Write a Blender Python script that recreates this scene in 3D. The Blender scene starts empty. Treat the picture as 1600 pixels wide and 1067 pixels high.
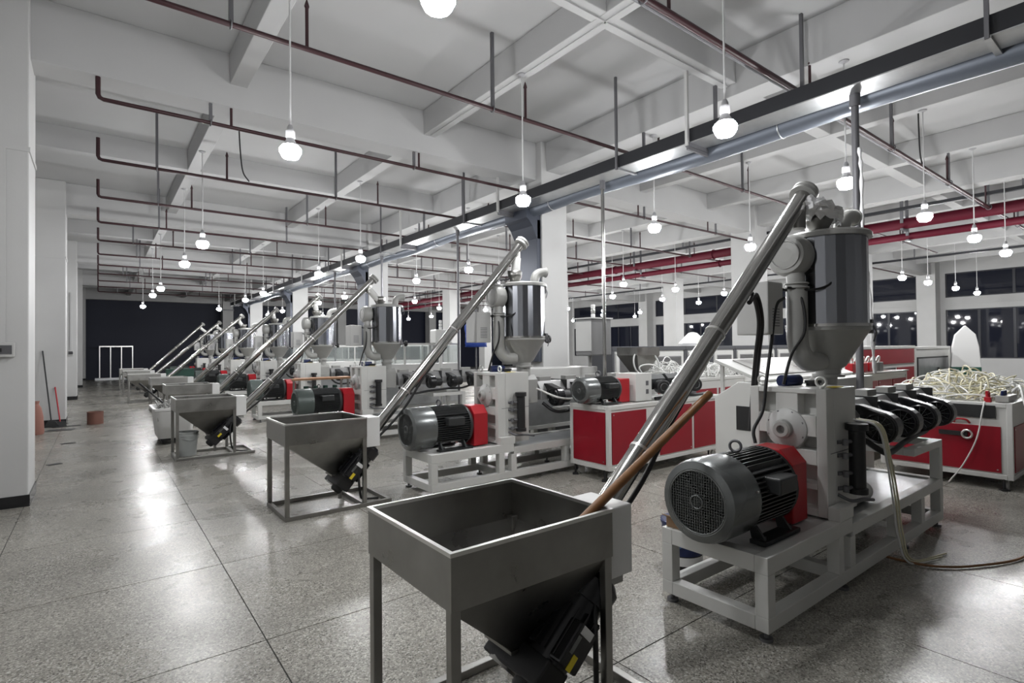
import bpy, math, random
from mathutils import Vector, Matrix
random.seed(7)
R = math.radians
sc = bpy.context.scene
COL = sc.collection

# ------------------------------------------------------------------ camera
cam_d = bpy.data.cameras.new('camera'); cam = bpy.data.objects.new('camera', cam_d); COL.objects.link(cam)
cam_d.sensor_fit = 'HORIZONTAL'; cam_d.sensor_width = 36.0; cam_d.lens = 36.0 * 840.0 / 1600.0
cam_d.clip_end = 300; cam_d.clip_start = .05
YAW, PITCH, ROLL = R(37.6), R(.77), R(-.6)
fw = Vector((math.sin(YAW) * math.cos(PITCH), math.cos(YAW) * math.cos(PITCH), math.sin(PITCH)))
rt = Vector((math.cos(YAW), -math.sin(YAW), 0)); up = rt.cross(fw)
r2 = rt * math.cos(ROLL) + up * math.sin(ROLL); u2 = -rt * math.sin(ROLL) + up * math.cos(ROLL)
m3 = Matrix((r2, u2, -fw)).transposed()
cam.matrix_world = Matrix.Translation((0, 0, 1.6)) @ m3.to_4x4()
sc.camera = cam

# ------------------------------------------------------------------ world: night outside
w = bpy.data.worlds.new('night'); sc.world = w; w.use_nodes = True
w.node_tree.nodes['Background'].inputs[0].default_value = (.012, .016, .028, 1)
w.node_tree.nodes['Background'].inputs[1].default_value = .25

# ------------------------------------------------------------------ exposure / sampling quality
sc.view_settings.view_transform = 'Standard'; sc.view_settings.look = 'None'
sc.view_settings.gamma = 1.0; sc.view_settings.use_curve_mapping = False
sc.view_settings.exposure = 0.2
BULB = 280.0            # emission of the pendant bulbs, the only light in the hall
cy = sc.cycles
cy.use_denoising = True; cy.max_bounces = 6; cy.diffuse_bounces = 4; cy.glossy_bounces = 3; cy.transmission_bounces = 4
cy.use_adaptive_sampling = True; cy.adaptive_threshold = .03
cy.caustics_reflective = False; cy.caustics_refractive = False; cy.sample_clamp_indirect = 6.0

# ------------------------------------------------------------------ materials
MATS = {}
def mat(name, col, rough=.5, metal=0.0, var=0.0, vscale=4.0, rvar=0.0, spec=.5, emit=None, bump=0.0, bscale=40.0, trans=0.0, stretch=None, coat=0.0):
    if name in MATS: return MATS[name]
    m = bpy.data.materials.new(name); m.use_nodes = True
    nt = m.node_tree; b = nt.nodes['Principled BSDF']
    b.inputs['Base Color'].default_value = (*col, 1); b.inputs['Roughness'].default_value = rough
    b.inputs['Metallic'].default_value = metal; b.inputs['Specular IOR Level'].default_value = spec
    if trans: b.inputs['Transmission Weight'].default_value = trans
    if coat: b.inputs['Coat Weight'].default_value = coat; b.inputs['Coat Roughness'].default_value = .1
    if emit:
        b.inputs['Emission Color'].default_value = (*emit[0], 1); b.inputs['Emission Strength'].default_value = emit[1]
    if var or rvar or bump:
        g = nt.nodes.new('ShaderNodeNewGeometry')
        mp = nt.nodes.new('ShaderNodeMapping'); nt.links.new(g.outputs['Position'], mp.inputs['Vector'])
        if stretch: mp.inputs['Scale'].default_value = stretch
        n = nt.nodes.new('ShaderNodeTexNoise'); n.inputs['Scale'].default_value = vscale; n.inputs['Detail'].default_value = 5
        nt.links.new(mp.outputs['Vector'], n.inputs['Vector'])
        if var:
            mx = nt.nodes.new('ShaderNodeMapRange'); nt.links.new(n.outputs['Fac'], mx.inputs['Value'])
            mx.inputs['From Min'].default_value = .2; mx.inputs['From Max'].default_value = .8
            mx.inputs['To Min'].default_value = 1 - var; mx.inputs['To Max'].default_value = 1 + var * .5
            vm = nt.nodes.new('ShaderNodeVectorMath'); vm.operation = 'SCALE'; vm.inputs[0].default_value = col
            nt.links.new(mx.outputs['Result'], vm.inputs['Scale']); nt.links.new(vm.outputs['Vector'], b.inputs['Base Color'])
        if rvar:
            mr = nt.nodes.new('ShaderNodeMapRange'); nt.links.new(n.outputs['Fac'], mr.inputs['Value'])
            mr.inputs['From Min'].default_value = .2; mr.inputs['From Max'].default_value = .8
            mr.inputs['To Min'].default_value = max(.02, rough - rvar); mr.inputs['To Max'].default_value = rough + rvar
            nt.links.new(mr.outputs['Result'], b.inputs['Roughness'])
        if bump:
            n2 = nt.nodes.new('ShaderNodeTexNoise'); n2.inputs['Scale'].default_value = bscale
            nt.links.new(mp.outputs['Vector'], n2.inputs['Vector'])
            bp = nt.nodes.new('ShaderNodeBump'); bp.inputs['Strength'].default_value = bump; bp.inputs['Distance'].default_value = .01
            nt.links.new(n2.outputs['Fac'], bp.inputs['Height']); nt.links.new(bp.outputs['Normal'], b.inputs['Normal'])
    MATS[name] = m; return m

def terrazzo():
    m = bpy.data.materials.new('polished_terrazzo'); m.use_nodes = True; nt = m.node_tree; b = nt.nodes['Principled BSDF']
    N = nt.nodes.new; L = nt.links.new
    g = N('ShaderNodeNewGeometry')
    v = N('ShaderNodeTexVoronoi'); v.inputs['Scale'].default_value = 125; L(g.outputs['Position'], v.inputs['Vector'])
    sep = N('ShaderNodeSeparateColor'); L(v.outputs['Color'], sep.inputs['Color'])
    ramp = N('ShaderNodeValToRGB'); L(sep.outputs['Red'], ramp.inputs['Fac'])
    e = ramp.color_ramp.elements
    e[0].position = 0; e[0].color = (.10, .094, .082, 1); e[1].position = 1; e[1].color = (.60, .58, .53, 1)
    x = e.new(.25); x.color = (.27, .257, .228, 1); x = e.new(.75); x.color = (.37, .352, .31, 1)
    n = N('ShaderNodeTexNoise'); n.inputs['Scale'].default_value = 1.1; n.inputs['Detail'].default_value = 6; L(g.outputs['Position'], n.inputs['Vector'])
    mr = N('ShaderNodeMapRange'); L(n.outputs['Fac'], mr.inputs['Value'])
    for k, q in (('From Min', .2), ('From Max', .8), ('To Min', .62), ('To Max', 1.05)): mr.inputs[k].default_value = q
    vm = N('ShaderNodeVectorMath'); vm.operation = 'SCALE'; L(ramp.outputs['Color'], vm.inputs[0]); L(mr.outputs['Result'], vm.inputs['Scale'])
    L(vm.outputs['Vector'], b.inputs['Base Color'])
    n2 = N('ShaderNodeTexNoise'); n2.inputs['Scale'].default_value = 1.6; n2.inputs['Detail'].default_value = 4; n2.inputs['Roughness'].default_value = .5
    L(g.outputs['Position'], n2.inputs['Vector'])
    m2 = N('ShaderNodeMapRange'); L(n2.outputs['Fac'], m2.inputs['Value'])
    for k, q in (('From Min', .2), ('From Max', .8), ('To Min', .19), ('To Max', .38)): m2.inputs[k].default_value = q
    L(m2.outputs['Result'], b.inputs['Roughness']); b.inputs['Specular IOR Level'].default_value = .36
    return m
M_FLOOR = terrazzo()
M_JOINT = mat('dark_joint', (.03, .028, .025), .7)
M_WALL = mat('white_wall_paint', (.52, .52, .515), .65, var=.08, vscale=1.2, bump=.05)
M_CEIL = mat('white_ceiling_paint', (.47, .47, .47), .8, var=.07, vscale=.8)
M_SKIRT = mat('black_skirting_tile', (.012, .012, .014), .25)
M_STEEL = mat('brushed_stainless', (.33, .325, .31), .33, 1.0, var=.25, vscale=6, rvar=.1)
M_RIM = mat('bright_steel_edge', (.75, .75, .73), .3, 1.0)
M_TUBE = mat('polished_steel_tube', (.46, .455, .44), .18, 1.0, rvar=.05, vscale=9)
M_CHROME = mat('mirror_stainless_shell', (.29, .30, .325), .1, 1.0)
def aniso(m):
    nt = m.node_tree; b = nt.nodes['Principled BSDF']
    b.inputs['Anisotropic'].default_value = .92; b.inputs['Anisotropic Rotation'].default_value = .25; b.inputs['Roughness'].default_value = .16
    t = nt.nodes.new('ShaderNodeTangent'); t.direction_type = 'RADIAL'; t.axis = 'Z'
    nt.links.new(t.outputs['Tangent'], b.inputs['Tangent'])
aniso(M_CHROME)
M_MWHITE = mat('white_machine_enamel', (.62, .62, .60), .35, var=.06, vscale=3)
M_GREYPAINT = mat('warm_grey_enamel', (.36, .36, .345), .35, var=.1, vscale=5)
M_LGREY = mat('light_grey_enamel', (.5, .5, .49), .4)
M_MOTOR = mat('grey_motor_paint', (.19, .2, .2), .27, .7, var=.12, vscale=8)
M_MOTORD = mat('dark_motor_body', (.035, .037, .038), .42, .2)
M_GREENM = mat('grey_green_motor_paint', (.085, .105, .098), .35, .2)
M_RED = mat('crimson_panel', (.27, .002, .014), .36, var=.08, vscale=2)
M_GUARD = mat('red_guard_paint', (.40, .006, .014), .38)
M_PIPE_RED = mat('red_fire_pipe', (.075, .004, .013), .6, spec=.2)
M_PIPE_DK = mat('dark_red_sprinkler_pipe', (.035, .009, .012), .45)
M_BLACK = mat('black_rubber', (.012, .012, .013), .5)
M_BLACKG = mat('black_gloss_plastic', (.012, .012, .014), .22)
M_SLATE = mat('slate_blue_tray', (.06, .068, .09), .4, .3)
M_TRAY = mat('dark_tray_steel', (.025, .026, .03), .42, .3)
M_GALV = mat('galvanised_steel', (.55, .56, .57), .35, .9, var=.15, vscale=8)
M_DUCT = mat('blue_grey_foil_duct', (.15, .17, .205), .42, .3, bump=.25, bscale=9)
M_HANG = mat('grey_strut_steel', (.16, .16, .17), .5, .5)
M_PVC = mat('white_plastic', (.72, .72, .71), .4)
M_CREAM = mat('cream_hose', (.66, .62, .44), .4)
M_HOSEW = mat('white_hose', (.74, .74, .72), .35)
M_WOOD = mat('brown_bamboo', (.23, .10, .03), .45, var=.35, vscale=14)
M_BOARD = mat('tan_wood_board', (.35, .19, .10), .55, var=.25, vscale=10)
M_CARD = mat('brown_cardboard', (.33, .21, .12), .8)
M_GLASS = mat('night_window_glass', (.014, .016, .026), .03, 0, spec=.6)
M_FRAME = mat('dark_aluminium', (.03, .031, .036), .4, .4)
M_CLEAR = mat('clear_acrylic', (.8, .85, .84), .04, 0, trans=.85)
M_NAVY = mat('navy_plastic', (.008, .018, .085), .3)
M_BLUE = mat('royal_blue_cloth', (.02, .06, .32), .7)
M_YEL = mat('yellow_label', (.75, .60, .03), .5)
M_PAPER = mat('white_sticker', (.75, .75, .75), .5)
M_GREEN = mat('dark_green_print', (.008, .07, .045), .55)
M_RUST = mat('rusty_brown_tin', (.16, .07, .05), .7)
M_SACKR = mat('pinkish_red_sack', (.30, .14, .11), .8, bump=.4, bscale=25)
M_FILM = mat('crinkled_plastic_film', (.95, .95, .96), .3, 0, bump=.6, bscale=35)
M_SLEEVE = mat('translucent_ribbed_sleeve', (.70, .70, .68), .3)
M_CORD = mat('white_flex', (.6, .6, .6), .5)
M_SOCK = mat('grey_lamp_socket', (.35, .35, .36), .5)
M_BULB = mat('lit_bulb', (1, 1, 1), .4, emit=((.985, .99, 1.0), BULB))
M_TUBW = mat('white_polyethylene', (.66, .66, .65), .4)
M_PALEG = mat('pale_translucent_bucket', (.42, .44, .43), .35)
M_DKGREEN = mat('dark_green_paint', (.01, .05, .035), .5)
M_DISPLAY = mat('breaker_grey', (.09, .09, .095), .4)
M_BRONZE = mat('copper_bar', (.45, .2, .12), .4, .7)
M_DARKFRAME = mat('dark_grey_cabinet_frame', (.06, .062, .07), .45)
M_LOUVRE = mat('grey_louvre', (.24, .24, .245), .5)
M_BARREL = mat('pale_heater_cover', (.42, .42, .42), .3, .5)

# ------------------------------------------------------------------ mesh builder
class MB:
    def __init__(s): s.v = []; s.f = []; s.sm = []
    def _add(s, vs, fs, smooth=False):
        b = len(s.v); s.v += [tuple(q) for q in vs]
        for f in fs: s.f.append([i + b for i in f]); s.sm.append(smooth)
    def box(s, x0, y0, z0, x1, y1, z1):
        if x0 > x1: x0, x1 = x1, x0
        if y0 > y1: y0, y1 = y1, y0
        if z0 > z1: z0, z1 = z1, z0
        s._add([(x0, y0, z0), (x1, y0, z0), (x1, y1, z0), (x0, y1, z0), (x0, y0, z1), (x1, y0, z1), (x1, y1, z1), (x0, y1, z1)],
               [(0, 3, 2, 1), (4, 5, 6, 7), (0, 1, 5, 4), (1, 2, 6, 5), (2, 3, 7, 6), (3, 0, 4, 7)]); return s
    def obox(s, c, size, rot):      # oriented box, rot = 3x3
        hx, hy, hz = [q / 2 for q in size]; c = Vector(c)
        P = [(-hx, -hy, -hz), (hx, -hy, -hz), (hx, hy, -hz), (-hx, hy, -hz), (-hx, -hy, hz), (hx, -hy, hz), (hx, hy, hz), (-hx, hy, hz)]
        s._add([c + rot @ Vector(p) for p in P], [(0, 3, 2, 1), (4, 5, 6, 7), (0, 1, 5, 4), (1, 2, 6, 5), (2, 3, 7, 6), (3, 0, 4, 7)]); return s
    @staticmethod
    def frame(d):
        d = Vector(d).normalized(); a = Vector((0, 0, 1)) if abs(d.z) < .95 else Vector((1, 0, 0))
        u = d.cross(a).normalized(); return u, d.cross(u).normalized(), d
    def lathe(s, o, axis, prof, n=24, cap0=True, cap1=True):
        o = Vector(o); u, v, d = s.frame(axis)
        ring = lambda r, h: [o + d * h + (u * math.cos(2 * math.pi * k / n) + v * math.sin(2 * math.pi * k / n)) * r for k in range(n)]
        segs = [[prof[0]]]
        for i in range(1, len(prof)):
            segs[-1].append(prof[i])
            if i < len(prof) - 1:
                a = math.atan2(prof[i][1] - prof[i - 1][1], prof[i][0] - prof[i - 1][0]); b = math.atan2(prof[i + 1][1] - prof[i][1], prof[i + 1][0] - prof[i][0])
                if abs((a - b + math.pi) % (2 * math.pi) - math.pi) > R(32): segs.append([prof[i]])
        for sg in segs:
            vs = []; fs = []
            for r, h in sg: vs += ring(r, h)
            for i in range(len(sg) - 1):
                for k in range(n):
                    k2 = (k + 1) % n; fs.append((i * n + k2, i * n + k, (i + 1) * n + k, (i + 1) * n + k2))
            s._add(vs, fs, True)
        if cap0 and prof[0][0] > 1e-5: s._add(ring(*prof[0]), [tuple(range(n))])
        if cap1 and prof[-1][0] > 1e-5: s._add(ring(*prof[-1]), [tuple(reversed(range(n)))])
        return s
    def cyl(s, p0, p1, r0, r1=None, n=20, caps=True):
        p0 = Vector(p0); p1 = Vector(p1); r1 = r0 if r1 is None else r1
        return s.lathe(p0, p1 - p0, [(r0, 0), (r1, (p1 - p0).length)], n, caps, caps)
    def tube(s, pts, r, n=8, closed=False):
        pts = [Vector(p) for p in pts]; N = len(pts)
        T = []
        for i in range(N):
            a = pts[(i - 1) % N] if (closed or i) else pts[0]; b = pts[(i + 1) % N] if (closed or i < N - 1) else pts[-1]
            T.append((b - a).normalized())
        u, v, _ = s.frame(T[0]); vs = []
        for i in range(N):
            u = (u - T[i] * u.dot(T[i])).normalized(); v = T[i].cross(u)
            rr = r(i / (N - 1)) if callable(r) else r
            vs += [pts[i] + (u * math.cos(2 * math.pi * k / n) + v * math.sin(2 * math.pi * k / n)) * rr for k in range(n)]
        fs = []
        for i in range(N if closed else N - 1):
            j = (i + 1) % N
            for k in range(n): fs.append((i * n + k, i * n + (k + 1) % n, j * n + (k + 1) % n, j * n + k))
        s._add(vs, fs, True)
        if not closed:
            s._add(vs[:n], [tuple(reversed(range(n)))]); s._add(vs[-n:], [tuple(range(n))])
        return s
    def prism(s, poly, axis, a0, a1):   # poly in the plane normal to axis ('x': (y,z), 'y': (x,z), 'z': (x,y))
        mk = {'x': lambda p, a: (a, p[0], p[1]), 'y': lambda p, a: (p[0], a, p[1]), 'z': lambda p, a: (p[0], p[1], a)}[axis]
        n = len(poly); vs = [mk(p, a0) for p in poly] + [mk(p, a1) for p in poly]
        fs = [tuple(range(n)), tuple(reversed(range(n, 2 * n)))] + [((i + 1) % n, i, n + i, n + (i + 1) % n) for i in range(n)]
        s._add(vs, fs); return s
    def torus(s, c, axis, RR, r, n=24, m=8):
        u, v, d = s.frame(axis); c = Vector(c)
        return s.tube([c + (u * math.cos(2 * math.pi * k / n) + v * math.sin(2 * math.pi * k / n)) * RR for k in range(n)], r, m, True)
    def build(s, name, m, parent=None, bevel=0, solid=0, fix=True):
        me = bpy.data.meshes.new(name); me.from_pydata(s.v, [], s.f)
        if fix:
            import bmesh
            bm = bmesh.new(); bm.from_mesh(me); bmesh.ops.recalc_face_normals(bm, faces=bm.faces); bm.to_mesh(me); bm.free()
        me.polygons.foreach_set('use_smooth', s.sm); me.update()
        me.materials.append(m)
        o = bpy.data.objects.new(name, me); COL.objects.link(o)
        if parent: o.parent = parent
        if solid:
            q = o.modifiers.new('thickness', 'SOLIDIFY'); q.thickness = solid; q.offset = 0
        if bevel:
            q = o.modifiers.new('edge', 'BEVEL'); q.width = bevel; q.segments = 2; q.limit_method = 'ANGLE'; q.angle_limit = R(50)
        return o

def tag(o, label, cat, group=None):
    o['label'] = label; o['category'] = cat
    if group: o['group'] = group
    return o
def thing(name, label, cat, loc=(0, 0, 0), group=None, rz=0):
    o = bpy.data.objects.new(name, None); COL.objects.link(o); o.location = loc; o.rotation_euler = (0, 0, rz); o.empty_display_size = .1
    return tag(o, label, cat, group)
def struct(o): o['kind'] = 'structure'; return o
def copy_tree(o, parent=None):
    c = o.copy(); COL.objects.link(c); c.parent = parent
    for ch in list(o.children): copy_tree(ch, c)
    return c
ORD = ['first', 'second', 'third', 'fourth', 'fifth', 'sixth', 'seventh', 'eighth', 'ninth', 'tenth', 'eleventh', 'twelfth', 'thirteenth']
def bez(pts, n=8):     # catmull-rom through points
    P = [Vector(p) for p in pts]; P = [P[0] * 2 - P[1]] + P + [P[-1] * 2 - P[-2]]; out = []
    for i in range(1, len(P) - 2):
        a, b, c, d = P[i - 1:i + 3]
        for k in range(n):
            t = k / n
            out.append(.5 * ((2 * b) + (c - a) * t + (2 * a - 5 * b + 4 * c - d) * t * t + (3 * b - a - 3 * c + d) * t ** 3))
    out.append(P[-2]); return out

# ================================================================== THE HALL
XW, XR, Y0, Y1 = -1.1, 31.0, -12.0, 41.2        # left wall, right wall, behind the camera, far end
ZS, ZM, ZL, Z2 = 5.5, 4.8, 4.95, 5.1           # slab, main beams, column-line beams, secondary beams
COLX = [-.9, 6.92, 14.7, 22.5, 30.6]
COLY = [-.17 + 8.15 * k for k in range(6)]      # -.17, 7.98, 16.13 ...
YLIT = 32.5
# floor: slab in 1.355 m terrazzo panels with recessed joints
T = 1.355
floor = MB().box(XW, Y0, -.2, XR, Y1, -.004).build('floor', M_JOINT); struct(floor)
fx0, fy0 = .74 - 2 * T, 3.22 - 7 * T
cells = []
nx = int((XR - fx0) / T) + 1; ny = int((Y1 - fy0) / T) + 1
for i in range(nx):
    for j in range(ny):
        ax, ay = fx0 + i * T, fy0 + j * T
        if ax >= XR - .02 or ay >= Y1 - .02: continue
        bx, by = min(ax + T, XR), min(ay + T, Y1)
        cx_, cy_ = (ax + bx) / 2, (ay + by) / 2
        v = Vector((cx_, cy_, -1.6)); dep = v.dot(fw)
        vis = dep > .3 and abs(v.dot(r2) / dep) < 1.25
        size = 1 / (v.length ** 3) if vis else 0
        cells.append((size, ax, ay, bx, by))
cells.sort(reverse=True)
g = .0035
tile_me = None; rest = MB()
for k, (s_, ax, ay, bx, by) in enumerate(cells):
    full = abs(bx - ax - T) < 1e-6 and abs(by - ay - T) < 1e-6
    if k < 290 and full and ax > XW - .01:
        if tile_me is None:
            t0 = MB().box(g, g, -.004, T - g, T - g, 0).build('terrazzo_tile', M_FLOOR, floor); tile_me = t0.data
        else:
            t0 = bpy.data.objects.new('terrazzo_tile', tile_me); COL.objects.link(t0); t0.parent = floor
        t0.location = (ax, ay, 0)
    else:
        a = max(ax + g, XW)
        if bx - g > a: rest.box(a, ay + g, -.004, bx - g, by - g, 0)
o = rest.build('terrazzo_tiles_beyond', M_FLOOR, floor); o['kind'] = 'stuff'

# ceiling slab and beams
ceil = MB().box(XW, Y0, ZS, XR, Y1, ZS + .2).build('ceiling', M_CEIL); struct(ceil)
def beam(x0, y0, x1, y1, zb):
    return MB().box(x0, y0, zb, x1, y1, ZS).build('beam', M_CEIL, ceil, bevel=.008)
for y in COLY:
    if Y0 < y < Y1: beam(XW, y - .22, XR, y + .22, ZM)
for k in range(5):
    y = COLY[k] + 4.07
    if y < 41: beam(XW, y - .11, XR, y + .11, Z2 + .006)
for x in COLX[1:-1]: beam(x - .19, Y0, x + .19, Y1, ZL)
LX = [1.47, 4.3, 6.97, 9.8, 12.45, 15.0, 17.9, 20.4, 23.3, 26.2]
for x in (1.47, 4.31, 9.75, 12.4, 17.6, 20.2, 25.6, 28.3): beam(x - .105, Y0, x + .105, Y1, Z2)
# thin cable trunking under the secondary beams in the near bay
for x in (4.31,):
    MB().box(x - .012, Y0, Z2 - .014, x + .012, 7.7, Z2).build('trunking', M_CEIL, ceil)
MB().box(1.7, 3.89, Z2 - .014, 6.7, 3.915, Z2).build('trunking', M_CEIL, ceil)

# walls with windows
def wall_with_holes(name, x0, x1, ya, yb, holes):
    """wall slab between x0 and x1 running along y, holes = (y0,y1,z0,z1) list"""
    m = MB(); ys = sorted({ya, yb, *[h[0] for h in holes], *[h[1] for h in holes]})
    for a, b in zip(ys, ys[1:]):
        hs = sorted([(h[2], h[3]) for h in holes if h[0] <= a + 1e-6 and h[1] >= b - 1e-6]); z = 0
        for p, q in hs:
            if p > z: m.box(x0, a, z, x1, b, p)
            z = q
        m.box(x0, a, z, x1, b, ZS)
    return struct(m.build(name, M_WALL))
holesL = []
for y in COLY[:5]:
    holesL += [(y + 1.3, y + 7.2, .98, 3.5), (y + 1.3, y + 7.2, 4.1, 4.95)] if y > 0 else []
wall_with_holes('wall_left', XW - .3, XW, Y0, Y1, holesL)
holesR = []
for y in COLY[:5]:
    holesR += [(y + .55, y + 7.6, .96, 3.18), (y + .55, y + 7.6, 3.74, 4.86)]
wall_with_holes('wall_right', XR, XR + .3, Y0, Y1, holesR)
struct(MB().box(XW - .3, Y0 - .2, 0, XR + .3, Y0, ZS).build('wall_rear', M_WALL))
M_ENDWALL = mat('dark_far_wall', (.007, .010, .027), .6)  # near-black navy stands for the unlit far end, darkness put into the colour
struct(MB().box(XW - .3, Y1, 0, XR + .3, Y1 + .2, ZS).build('wall_far', M_ENDWALL))
wn = 0
def window(x, y0, y1, z0, z1, panes, face):
    global wn; wn += 1
    t = .05
    f = MB().box(x, y0, z0, x + .06, y1, z0 + t).box(x, y0, z1 - t, x + .06, y1, z1).box(x, y0, z0 + t, x + .06, y0 + t, z1 - t).box(x, y1 - t, z0 + t, x + .06, y1, z1 - t)
    st = (y1 - y0) / panes
    for k in range(1, panes): f.box(x, y0 + st * k - .045, z0 + t, x + .06, y0 + st * k + .045, z1 - t)
    o = struct(f.build('window_%d' % wn, M_FRAME))
    for k in range(panes):
        a = y0 + st * k + (.045 if k else t); b = y0 + st * (k + 1) - (.045 if k < panes - 1 else t)
        MB().box(x + .02, a, z0 + t, x + .035, b, z1 - t).build('pane', M_GLASS, o)
for (a, b, c, d) in holesL: window(XW - .12, a, b, c, d, 4, 1)
for (a, b, c, d) in holesR: window(XR + .06, a, b, c, d, 6 if c < 2 else 3, -1)
# narrow ledge under the upper windows of the right wall
struct(MB().box(XR - .05, Y0, 3.42, XR, YLIT + 8, 3.47).build('trim_1', M_WALL))

# columns
def column(x0, x1, y, dy=.365):
    c = struct(MB().box(x0, y - dy, 0, x1, y + dy, ZS).build('column', M_WALL, bevel=.012))
    MB().box(x0 - .012, y - dy - .012, 0, x1 + .012, y + dy + .012, .12).build('skirting', M_SKIRT, c)
    return c
for k, y in enumerate(COLY):
    if y < 0: continue
    column(XW, -.58, y)
    for x in COLX[1:4]: column(x - .32, x + .32, y)
    column(30.3, XR, y)
# a slight band round the left columns at window-head height
struct(MB().box(XW, 7.98 - .375, 3.74, -.57, 7.98 + .375, 3.79).build('trim_2', M_WALL))
struct(MB().box(XW, 16.13 - .375, 3.74, -.57, 16.13 + .375, 3.79).build('trim_3', M_WALL))

# ================================================================== CEILING SERVICES
# pendant bulbs
def make_lamp():
    t = thing('pendant_lamp', 'x', 'lamp')
    MB().lathe((0, 0, 0), (0, 0, -1), [(.055, 0), (.055, .012), (.02, .03)], 16).build('ceiling_rose', M_SOCK, t)
    MB().cyl((0, 0, -.02), (0, 0, -1), .009, n=8).build('cord', M_CORD, t)
    MB().lathe((0, 0, 0), (0, 0, -1), [(.018, 0), (.03, .03), (.03, .055), (.042, .06), (.042, .12), (.036, .13)], 16).build('socket', M_SOCK, t)
    MB().lathe((0, 0, 0), (0, 0, -1), [(.078, .075), (.098, .10), (.098, .135), (.072, .185), (.0, .205)], 10, cap0=False).build('bulb', M_BULB, t)
    MB().lathe((0, 0, 0), (0, 0, -1), [(.034, -.005), (.04, .02), (.07, .07), (.079, .08)], 14).build('bulb_housing', M_SOCK, t)
    return t
LY = [2.55, 5.28, 10.68, 13.38, 18.85, 21.6, 27.0, 29.8]
proto = make_lamp(); first = True
ZBULB = 3.52
for i, x in enumerate(LX):
    zc = [Z2, Z2, ZL, Z2, Z2, ZS, ZS, ZS, ZS, ZS][i]
    for j, y in enumerate(LY):
        xx, yy = x + random.uniform(-.03, .03), y + random.uniform(-.04, .04)
        if i < 2 and j == 7: continue
        if first: t = proto; first = False
        else: t = copy_tree(proto)
        t.location = (xx, yy, zc)
        t['label'] = 'bare lit bulb on white cord, %s row from left wall, %s from camera' % (ORD[i], ORD[j])
        t['group'] = 'pendant bulbs in rows'
        zb = ZBULB + .10 + random.uniform(-.02, .02)
        for c in t.children:
            n = c.name.split('.')[0]
            if n in ('bulb', 'bulb_housing'): c.location.z = zb - zc
            elif n == 'socket': c.location.z = zb - zc + .125
            elif n == 'cord': c.scale.z = (zc - zb - .12)

# sprinkler pipes across the hall
PZ = 4.55
for k in range(13):
    y = 2.87 + 2.47 * k
    x0 = 0.0
    t = thing('sprinkler_pipe', 'thin dark red sprinkler pipe across the ceiling, %s from the camera' % ORD[k], 'pipe', (x0, y, PZ), 'sprinkler pipes across the hall')
    L = 21.5 if k != 2 else 28
    r = .026 if k else .038
    big = MB()
    if k == 0:
        big.cyl((2.3, 0, 0), (L, 0, 0), .032, n=10); big.cyl((-.2, 0, 0), (2.3, 0, 0), .022, n=10)
    else:
        big.tube([(0, 0, .33), (0, 0, .05), (.015, 0, .015), (.05, 0, 0), (1.0, 0, 0), (L * .3, 0, 0), (L, 0, 0)], r, 8)
    big.build('pipe', M_PIPE_DK, t)
    if k == 0: MB().cyl((2.3, .085, .03), (L, .085, .03), .018, n=8).build('cable_conduit', M_HANG, t)
    off = (k * .37) % .6
    for x in [1.25 + off + 2.75 * q for q in range(7)]:
        MB().lathe((x, 0, .02), (0, 0, 1), [(.017, 0), (.017, .38), (.026, .4), (.014, .44), (.005, .47)], 8).build('sprinkler_riser', M_PIPE_DK, t)
    ztop = (ZM if abs((y - 7.98 + 4.07) % 8.15 - 4.07) < .25 else ZS) - PZ
    for x in [.75 + .2 * (k % 3) + 2.9 * q for q in range(7)]:
        m = MB().box(x - .018, -.018, .02, x + .018, .018, ztop); m.torus((x, 0, 0), (1, 0, 0), r + .012, .008, 12, 6)
        m.build('pipe_hanger', M_HANG, t)
# wires dropping from the slab to sprinkler pipe ends
for (x, y, s_) in ((1.95, 10.28, .0), (10.7, 2.87, .1), (8.3, 10.28, .2)):
    m = MB().tube(bez([(x, y, ZS), (x + .02, y, 5.1), (x + .06, y, 4.75), (x + .16, y, PZ + .04)]), .012, 6)
    tag(m.build('signal_wire', M_BLACK), 'thin black wire curving down to the sprinkler pipe %s' % ('above the left aisle' if x < 3 else ('right of the near dryer' if s_ == .1 else 'behind the middle column')), 'wire')

# cable tray, foil duct, hangers (one long assembly)
tr = thing('cable_tray', 'long dark cable tray with bright underside hung along the ceiling over the machines', 'cable tray', (5.95, -3, 4.2))
LT = 37
for dx in (0, .33): MB().box(dx, 0, 0, dx + .012, LT, .17).build('side_rail', M_TRAY, tr)
MB().box(0, 0, -.012, .342, LT, 0).build('tray_bottom', M_GALV, tr)
for k in range(9):
    y = 3 + 4.0 + 4.07 * k - (0 if k else 0)
    MB().box(-.03, y - .03, -.06, .66, y + .03, -.012).box(-.03, y - .015, -.1, .66, y + .015, -.06).build('support_bracket', M_HANG, tr)
    for dx in (-.035, .62):
        MB().box(dx - .02, y - .02, -.05, dx + .02, y + .02, Z2 - 4.2).build('hanger_strut', M_LGREY if dx < 0 else M_HANG, tr)
    y2 = y - 2.9
    MB().box(-.03, y2 - .025, -.04, .5, y2 + .025, -.012).build('support_bracket', M_GALV, tr)
    MB().box(-.05, y2 - .016, -.04, -.018, y2 + .016, ZS - 4.2).build('hanger_strut', M_HANG, tr)
du = thing('foil_duct', 'round blue-grey foil duct running beside and below the cable tray', 'duct', (6.46, -3, 4.20))
pts = [(0, y * .5, .02 * math.sin(y * .77)) for y in range(0, 74)]
MB().tube(pts, .125, 20).build('duct_tube', M_DUCT, du)
for k in range(9):
    y = 2 + 4.07 * k
    MB().torus((0, y, .02 * math.sin(y * 2 * .77)), (0, 1, 0), .127, .008, 20, 6).build('duct_clamp', M_GALV, du)
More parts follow.
